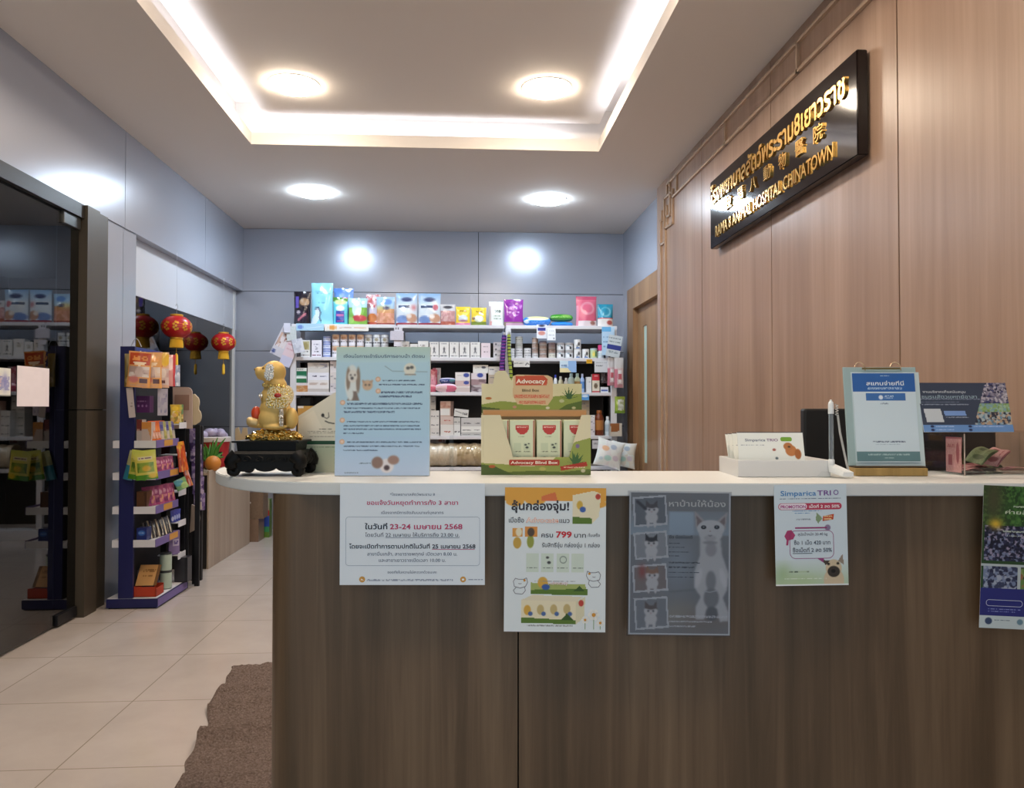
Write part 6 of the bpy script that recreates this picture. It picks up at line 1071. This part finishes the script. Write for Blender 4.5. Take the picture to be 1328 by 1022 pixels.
def rsheet(label, x0, x1, yt, yb, Y, base, ops, rz=0, roll=0):
    _n[0] += 1; Y = q5(Y); p = onY(x0, yt, Y); w = onY(x1, yt, Y).x - p.x; h = (yb - yt) * Y / FPX
    o = B().colr(base).box(0, w, .0002, .0012, -h, 0).flat(0, w, -h, 0, 0, paint(14, 20, base, ops, _n[0])).obj('price_sheet', P_MATTE, None, T(p, R(rz)) @ Matrix.Rotation(R(roll), 4, 'Y')); tag(o, label, 'paper', 'papers on the treat rack')
rsheet('narrow pale price strip hanging under the front orange pouch', 163.5, 172, 503, 541, 4.66, 'b8aca8', [('t', .3, .5, .7, .53, '8a807c'), ('t', .3, .62, .7, .65, '8a807c'), ('t', .3, .74, .7, .77, '8a807c')], 0, -6)
rsheet('white scribbled paper sheet hanging below the third pouch', 204.5, 217, 504, 538, 4.84, 'aeaab8', [('m', .1, .1, .9, .9, 2, ['aeaab8', '8a8aa8', 'b8b4c0', 'a09cb4'])], 10)
bz = lambda lab, x0, x1, yt, yb, Y, z, base, ops, d=.06, rz=0, g='boxes on the treat rack', nm='treat_box': carton(lab, x0, x1, yt, yb, base, ops, q5(Y), z, g, d, rz, name=nm, cat='box')
bz('dark purple box with white marks under the hanging orange pouches', 177, 194, 514, 535, 4.76, 1.20 - (535 - 530) * 4.76 / FPX, '471a50', [('t', .1, .3, .9, .36, '8a6a90'), ('e', .15, .6, .06, .06, 'a88ab0'), ('e', .45, .6, .06, .06, 'a88ab0'), ('e', .75, .6, .06, .06, 'a88ab0')])
bz('white dispenser box with a dark red top on the upper shelf of the rack', 177, 184, 545, 573, 4.74, 1.0, 'b0a49e', [('r', 0, 0, 1, .5, '6a2a20'), ('t', .1, .45, .6, .5, 'c0a090')])
bz('white cardboard dispenser holding orange sticks on the upper shelf of the rack', 183.5, 196, 548, 573, 4.73, 1.0, 'bba8a0', [('r', 0, 0, 1, .35, 'c0803a'), ('p', [(.6, .3), (1, .3), (1, .9)], 'c08a50')])
def sachets(lab, n, xa, xb, ya, yb, ha, wpx, Y0_, Y1_, zsh, cols, rz, group, lean=-14):
    pr = {}
    for i in range(n):
        f_ = i / max(1, n - 1); Y = q5(Y0_ + (Y1_ - Y0_) * f_); x = cx_(onY(xa + (xb - xa) * f_, 600, Y).x); c = cols[i % len(cols)]; l2 = '%s %s, %s from the front' % (c[1], lab, ordn[i])
        Mx = T((x, Y, zsh + .001), R(rz), R(lean))
        if c[0] not in pr: pr[c[0]] = put(pouch_bm(wpx * Y0_ / FPX, ha * Y0_ / FPX, .014, paint(10, 16, c[0], c[2], i), c[0], i), 'treat_sachet', l2, 'sachet', Mx, group, P_FOIL)
        else: dup(pr[c[0]], l2, Mx)
PKS = [('8a3a68', 'magenta', [('e', .5, .3, .3, .12, 'c890a8'), ('m', 0, .5, 1, .9, 3, ['8a3a68', 'b06a80', '6a2a58'])]), ('9a4a70', 'rose', [('e', .5, .35, .3, .14, 'd0a0b0'), ('m', 0, .5, 1, .9, 3, ['9a4a70', 'c07a8a', 'c08a6a'])])]
sachets('foil sachet on the upper shelf of the rack', 5, 199, 213, 0, 0, 27, 8, 4.76, 5.0, .999, [('b85a20', 'orange', [('g', 0, .5, 'b84a1a', 'c87a38'), ('m', .1, .55, .9, .9, 3, ['c8a090', 'b88a70'])])], 55, 'sachets on the upper rack shelf')
sachets('slim sachet behind the orange ones on the upper rack shelf', 5, 211, 229, 0, 0, 25, 8, 4.92, 5.14, .999, [('5a5480', 'blue-grey', [('r', .1, .2, .9, .4, '3a3a80'), ('m', 0, .5, 1, .95, 3, ['a8a49a', '8a8a80', 'b8a89a'])]), ('9a9860', 'olive', [('m', 0, .3, 1, .9, 3, ['a8a060', '8a8a50', 'b8b89a'])])], 50, 'sachets on the upper rack shelf')
sachets('treat sachet in the row behind the yellow-green packets', 6, 206, 230, 0, 0, 19, 10, 4.86, 5.10, .807, PKS, 50, 'sachets on the second rack shelf')
bz('brown cardboard box at the near end of the third rack shelf', 177, 190, 639, 659, 4.76, .603, '5f3d22', [('p', [(.7, 0), (1, .1), (1, .9), (.9, 1)], '4a2c18')], .08)
sachets('foil treat sachet on the third rack shelf', 8, 192, 231, 0, 0, 25, 11, 4.80, 5.12, .603, PKS, 45, 'sachets on the third rack shelf')
bz('blue and navy soft pack at the near end of the fourth rack shelf', 177, 190, 687, 703, 4.75, .403, '1f2a68', [('e', .5, .4, .35, .2, '3a6ab0'), ('t', .2, .35, .8, .45, 'a8b8d8')], .07)
sachets('leaning stick packet on the fourth rack shelf', 8, 193, 229, 0, 0, 24, 6, 4.80, 5.12, .403, [('1e1c22', 'black', [('l', [(.2, .1), (.3, .9)], .1, '8a8068')]), ('4a4438', 'black and tan', [('l', [(.3, .0), (.4, 1)], .3, 'a89a80'), ('r', .6, 0, 1, 1, '15151c')])], 50, 'sachets on the fourth rack shelf', -26)
for i, (px, lab) in enumerate(((228, 'blue and white treat pack in the row above the tag card, near one'), (234, 'blue and white treat pack in the row above the tag card, middle one'), (240, 'blue and white treat pack in the row above the tag card, far one'))):
    Y = 5.20 + .1 * i; hang(lab, px, 661, 676, 8, Y, '39449a', [('e', .3, .7, .2, .2, 'b8c0e0'), ('e', .7, .6, .2, .2, '9aa8d8')], 45, .02, 0, 'blue packs on the far rack shelves', 'treat_pack')
    o = [q for q in COL.objects if q.name.startswith('treat_pack')][-1]; o.location.z = .462; o.location.x = min(o.location.x, RX1 - .05)
for i, (px, lab, c) in enumerate(((229, 'yellow bottle-shaped treat pack on the top far shelf of the rack, near one', 'c0a030'), (236, 'green and yellow treat pack on the top far shelf of the rack, middle one', 'a8a860'), (243, 'green treat pack on the top far shelf of the rack, far one', '6a8a60'))):
    Y = 5.24 + .09 * i; hang(lab, px, 533, 557, 12, Y, c, [('e', .5, .2, .35, .12, 'd8b83a'), ('m', 0, .35, 1, .9, 4, [c, 'c8a060', '8a7a40', 'd0c080'])], 40, .022, 0, 'packs on the top far rack shelf', 'treat_pack')
    o = [q for q in COL.objects if q.name.startswith('treat_pack')][-1]; o.location.z = 1.102; o.location.x = min(o.location.x, RX1 - .05)
bz('lilac tag card with dark letters on the far side of the fourth rack shelf', 219, 233, 690, 720, 5.2, .253, '7a6a98', [('r', .35, .35, .95, .65, 'b0a8c0'), ('t', .45, .45, .85, .55, '4a3a80')], .02, 40)
# bottom deck
def tin(lab, px, wpx, y0, y1, Y, z, base, ops, g='tins on the rack base', lid='2a2a30'):
    _n[0] += 1; Y = q5(Y); put(can_bm(wpx * Y / FPX / 2, (y1 - y0) * Y / FPX, paint(30, 14, base, ops, _n[0]), lid), 'canister', lab, 'canister', T((onY(px, y1, Y).x, Y, z)), g)
zb = .065; h1 = 22.5 * q5(5.02) / FPX
tin('pale green canister with a dark rim standing on the rack base', 215, 14, 738.5, 761, 5.02, zb, 'a3b3a6', [('r', 0, 0, 1, .06, '3a4040'), ('r', .62, 0, .64, 1, '7a8a80')]); tin('pale green canister stacked on top of the other one on the rack base', 215, 14, 716, 738.5, 5.02, zb + h1 + .0005, 'a3b3a6', [('r', 0, 0, 1, .06, '3a4040'), ('r', .62, 0, .64, 1, '7a8a80')])
tin('dark grey tin at the back of the rack base behind the open box', 181, 13, 716, 745, 4.93, zb, '3c3a40', [('r', .4, 0, .55, 1, '55525a')]); tin('navy tin at the back of the rack base beside the canisters', 198, 14, 716, 745, 4.94, zb, '22244a', [('r', .4, 0, .5, 1, '3a3c6a')])
ob = thing('open_box', 'open orange-red box with a brown lid on the rack base', 'box', T((onY(189, 778, 4.80).x, 4.80, zb)).translation)
b = B().colr('a8381f'); b.box(-.075, .06, 0, .003, 0, .06).box(-.075, -.072, 0, .12, 0, .06).box(.057, .06, 0, .12, 0, .05).box(-.075, .06, .117, .12, 0, .06).box(-.075, .06, 0, .12, 0, .003).obj('box_tray', P_MATTE, ob)
B().colr('a87a48').grid(lambda U, V: (-.075 + .125 * U, .03 + .08 * (1 - V), .062 + .11 * (1 - V) - 0 * U), paint(20, 14, 'b08450', [('t', .2, .25, .8, .35, '7a5428'), ('t', .2, .5, .7, .6, '7a5428'), ('r', .85, 0, 1, 1, '5f3f1c')], 9)).obj('lid', P_MATTE, ob)
B().box(-.04, .02, .02, .08, .004, .055).obj('dark_pack', mat('dark_pack', '1c1210', .5), ob)
bz('charcoal box at the far corner of the rack base', 226, 243, 726, 757, 5.3, zb, '2c2a30', [('r', .8, 0, 1, 1, '1c1a20')], .08)
# beige cardboard figures at the end of the rack
def cut(name, label, pts, Y, c, d=.012, cat='board', zmin=None):
    P = [onY(x, y, Y) for x, y in pts]; x0 = sum(p.x for p in P) / len(P); z0 = min(p.z for p in P); t = thing(name, label, cat, (x0, Y, z0))
    B().prism([(p.x - x0, p.z - z0) for p in P], 0, d).obj('panel', mat('card_' + c, c, .6), t); return t, x0, z0
arc = lambda cx, cy, rx, ry, a0, a1, n=10: [(cx + rx * math.cos(R(a0 + (a1 - a0) * i / n)), cy - ry * math.sin(R(a0 + (a1 - a0) * i / n))) for i in range(n + 1)]
t, x0, z0 = cut('cardboard_sign', 'beige rounded cardboard sign with a recessed brown square standing at the end of the rack', [(224, 556), (224, 502)] + arc(242, 509, 7, 7, 90, 0) + [(249, 556)], 5.30, 'a9948a', .014)
B().box(onY(226.5, 530, 5.30).x - x0, onY(245.5, 530, 5.30).x - x0, -.004, -.0005, onY(230, 532, 5.30).z - z0, onY(230, 512, 5.30).z - z0).obj('recess', mat('brown_card', '86685a', .6), t)
B().box(onY(228, 530, 5.30).x - x0, onY(245, 530, 5.30).x - x0, .002, .012, -z0, .0).obj('support_post', M_DARKM, t)
t, x0, z0 = cut('scratching_board', 'cream wavy cat scratching board behind the beige sign', [(249, 511), (252, 511)] + arc(254, 522, 4, 8, 80, -40, 6) + arc(255.5, 540, 5, 9, 70, -60, 6) + [(253, 551), (249, 551)], 5.36, 'b9a98c', .02)
B().box(-.015, .015, 0, .02, -z0, 0).obj('support_post', M_DARKM, t)
t, x0, z0 = cut('half_round_panel', 'beige half-round panel low beside the purple hanging packets', [(246, 691)] + arc(246, 672, 13, 18, -80, 80, 14), 5.42, 'a59386', .015); B().box(-.025, .0, .002, .013, -z0, .02).obj('support_post', M_DARKM, t)
pq = onY(254, 556, 5.535); o = B().rbox(-.045, .045, 0, .03, 0, pq.z + .02, .003).obj('dark_post', mat('dark_post', '1b181b', .6), None, T((pq.x, 5.535, 0))); tag(o, 'dark upright post carrying the string of clear purple packets', 'post')
for i in range(5):
    y0 = 556 + i * 21; hang('clear purple packet %s down in the string of packets beside the cabinet' % ('topmost', 'second', 'third', 'fourth', 'lowest')[i], 252.5 + 1.5 * i, y0, y0 + 21.5, 14, 5.74, '6a5a8a', [('m', 0, 0, 1, 1, 4, ['6a5a8a', '8a7aa4', '4a3a68', 'a89ab8'])] + ([('r', .3, .5, .7, .95, 'b8b0a8')] if i == 4 else []), 15, .03, 0, 'string of purple packets', 'purple_packet')
# cabinet with a wooden side, its clutter
cbx = thing('low_cabinet', 'low light wood cabinet standing along the glass partition', 'cabinet', (-2.23, 5.92, 0)); wl = wood('cabinet_laminate', '8f7d6c', '9f8d7c', 'ad9c8b', 22, .45)
B().rbox(.32, .335, 0, 1.12, 0.0, .735, .003).obj('side_panel', wl, cbx); B().rbox(0, .32, .0, 1.12, .70, .72, .002).obj('cabinet_top', wl, cbx); B().box(.02, .315, .012, .02, 0, .70).obj('rear_board', mat('cabinet_dark', '1d1916', .6), cbx); B().box(0.0, .32, 1.10, 1.12, 0, .70).obj('end_board', wl, cbx)
q = onY(292, 598, 6.5); t = thing('snack_basket', 'red and white tub of wrapped snacks on the low cabinet', 'tub', (q.x - .09, 6.45, .7205))
B().lathe([(.10, 0), (.115, .002), (.135, .20), (.137, .21)], 28).obj('tub', mat('tub_red', 'a32024', .4), t, smooth='auto'); B().lathe([(.138, .21), (.146, .212), (.148, .245), (.14, .25)], 28).obj('rim', mat('tub_rim', 'c8c0bc', .4), t, smooth='auto')
B().box(.03, .12, -.1365, -.128, .10, .135, T((0, 0, 0))).obj('tub_label', mat('tub_label', '2a1a1a', .5), t)
b = B(); rs = random.Random(2)
for i in range(9): b.ball((rs.uniform(-.08, .08), rs.uniform(-.08, .08), .25 + rs.uniform(0, .05)), (rs.uniform(.03, .055), .045, .035), 10)
b.obj('plastic_bag', mat('lilac_film', 'a39ab4', .25), t, smooth=True)['kind'] = 'stuff'
q = onY(282, 596, 6.3); t = thing('green_toy', 'green feathery pet toy on the low cabinet before the red tub', 'toy', (-1.99, 6.25, .7205)); b = B(); rs = random.Random(9)
for i in range(26): a = rs.uniform(-1.2, 1.2); l_ = rs.uniform(.16, .30); b.tube([(0, 0, .03), (.4 * l_ * math.sin(a), .02 * rs.uniform(-1, 1), .55 * l_), (l_ * .8 * math.sin(a), .05 * rs.uniform(-1, 1), l_ * math.cos(a) * .95)], [.006, .016, .003], 5)
b.obj('feathers', mat('leaf_green', '3f7a24', .6), t, smooth='auto'); B().lathe([(.04, 0), (.045, .01), (.03, .05), (.02, .06)], 14).obj('toy_base', mat('olive_base', '4a5a2a', .5), t, smooth='auto')
o = B().ball((0, 0, .06), .06, 20).obj('orange_ball', mat('orange_rubber', 'c07a2a', .5), None, T((onY(276, 615, 6.05).x, 6.05, .7205)), smooth=True); tag(o, 'orange ball on the low cabinet behind the round end of the counter', 'ball')
t, x0, z0 = cut('cactus_board', 'cream cactus-shaped scratching board on the low cabinet beside the red tub', [(306, 607), (308, 580), (305, 572), (305, 559), (309, 557), (311.5, 566), (313, 566), (315, 557.5), (320, 558), (321, 570), (316, 580), (317, 607)], 6.62, 'b3a07f', .02); bpy.data.objects[t.name].location.z = .7205
carton('tan carton lying on the floor beyond the low cabinet, beneath the other', 317, 335, 687, 716, '7a6352', [('n', .03)], 7.1, .0005, 'tan cartons on the floor', .2, name='cardboard_box', cat='box')
carton('tan carton with a small white label stacked on another beyond the low cabinet', 316.5, 341, 653, 686.5, '74604f', [('r', .15, .33, .33, .42, 'd0c8c4'), ('n', .03)], 7.1, .0005 + 29.2 * 7.1 / FPX, 'tan cartons on the floor', .18, name='cardboard_box', cat='box')
carton('blue plastic crate glimpsed behind the tan cartons', 316, 327, 630, 700, '34308a', [], 7.36, .0005, None, .08, name='plastic_crate', cat='crate')
carton('red, blue and green striped bag on the floor behind the tan cartons', 333, 349, 664, 712, '5a7a30', [('r', 0, 0, 1, .3, 'a8a48c'), ('r', 0, .3, 1, .42, 'b02a2a'), ('r', 0, .42, 1, .68, '2f4aa0'), ('r', 0, .68, 1, .85, '3a8a5a')], 7.34, .0005, None, .1, name='striped_bag', cat='bag')
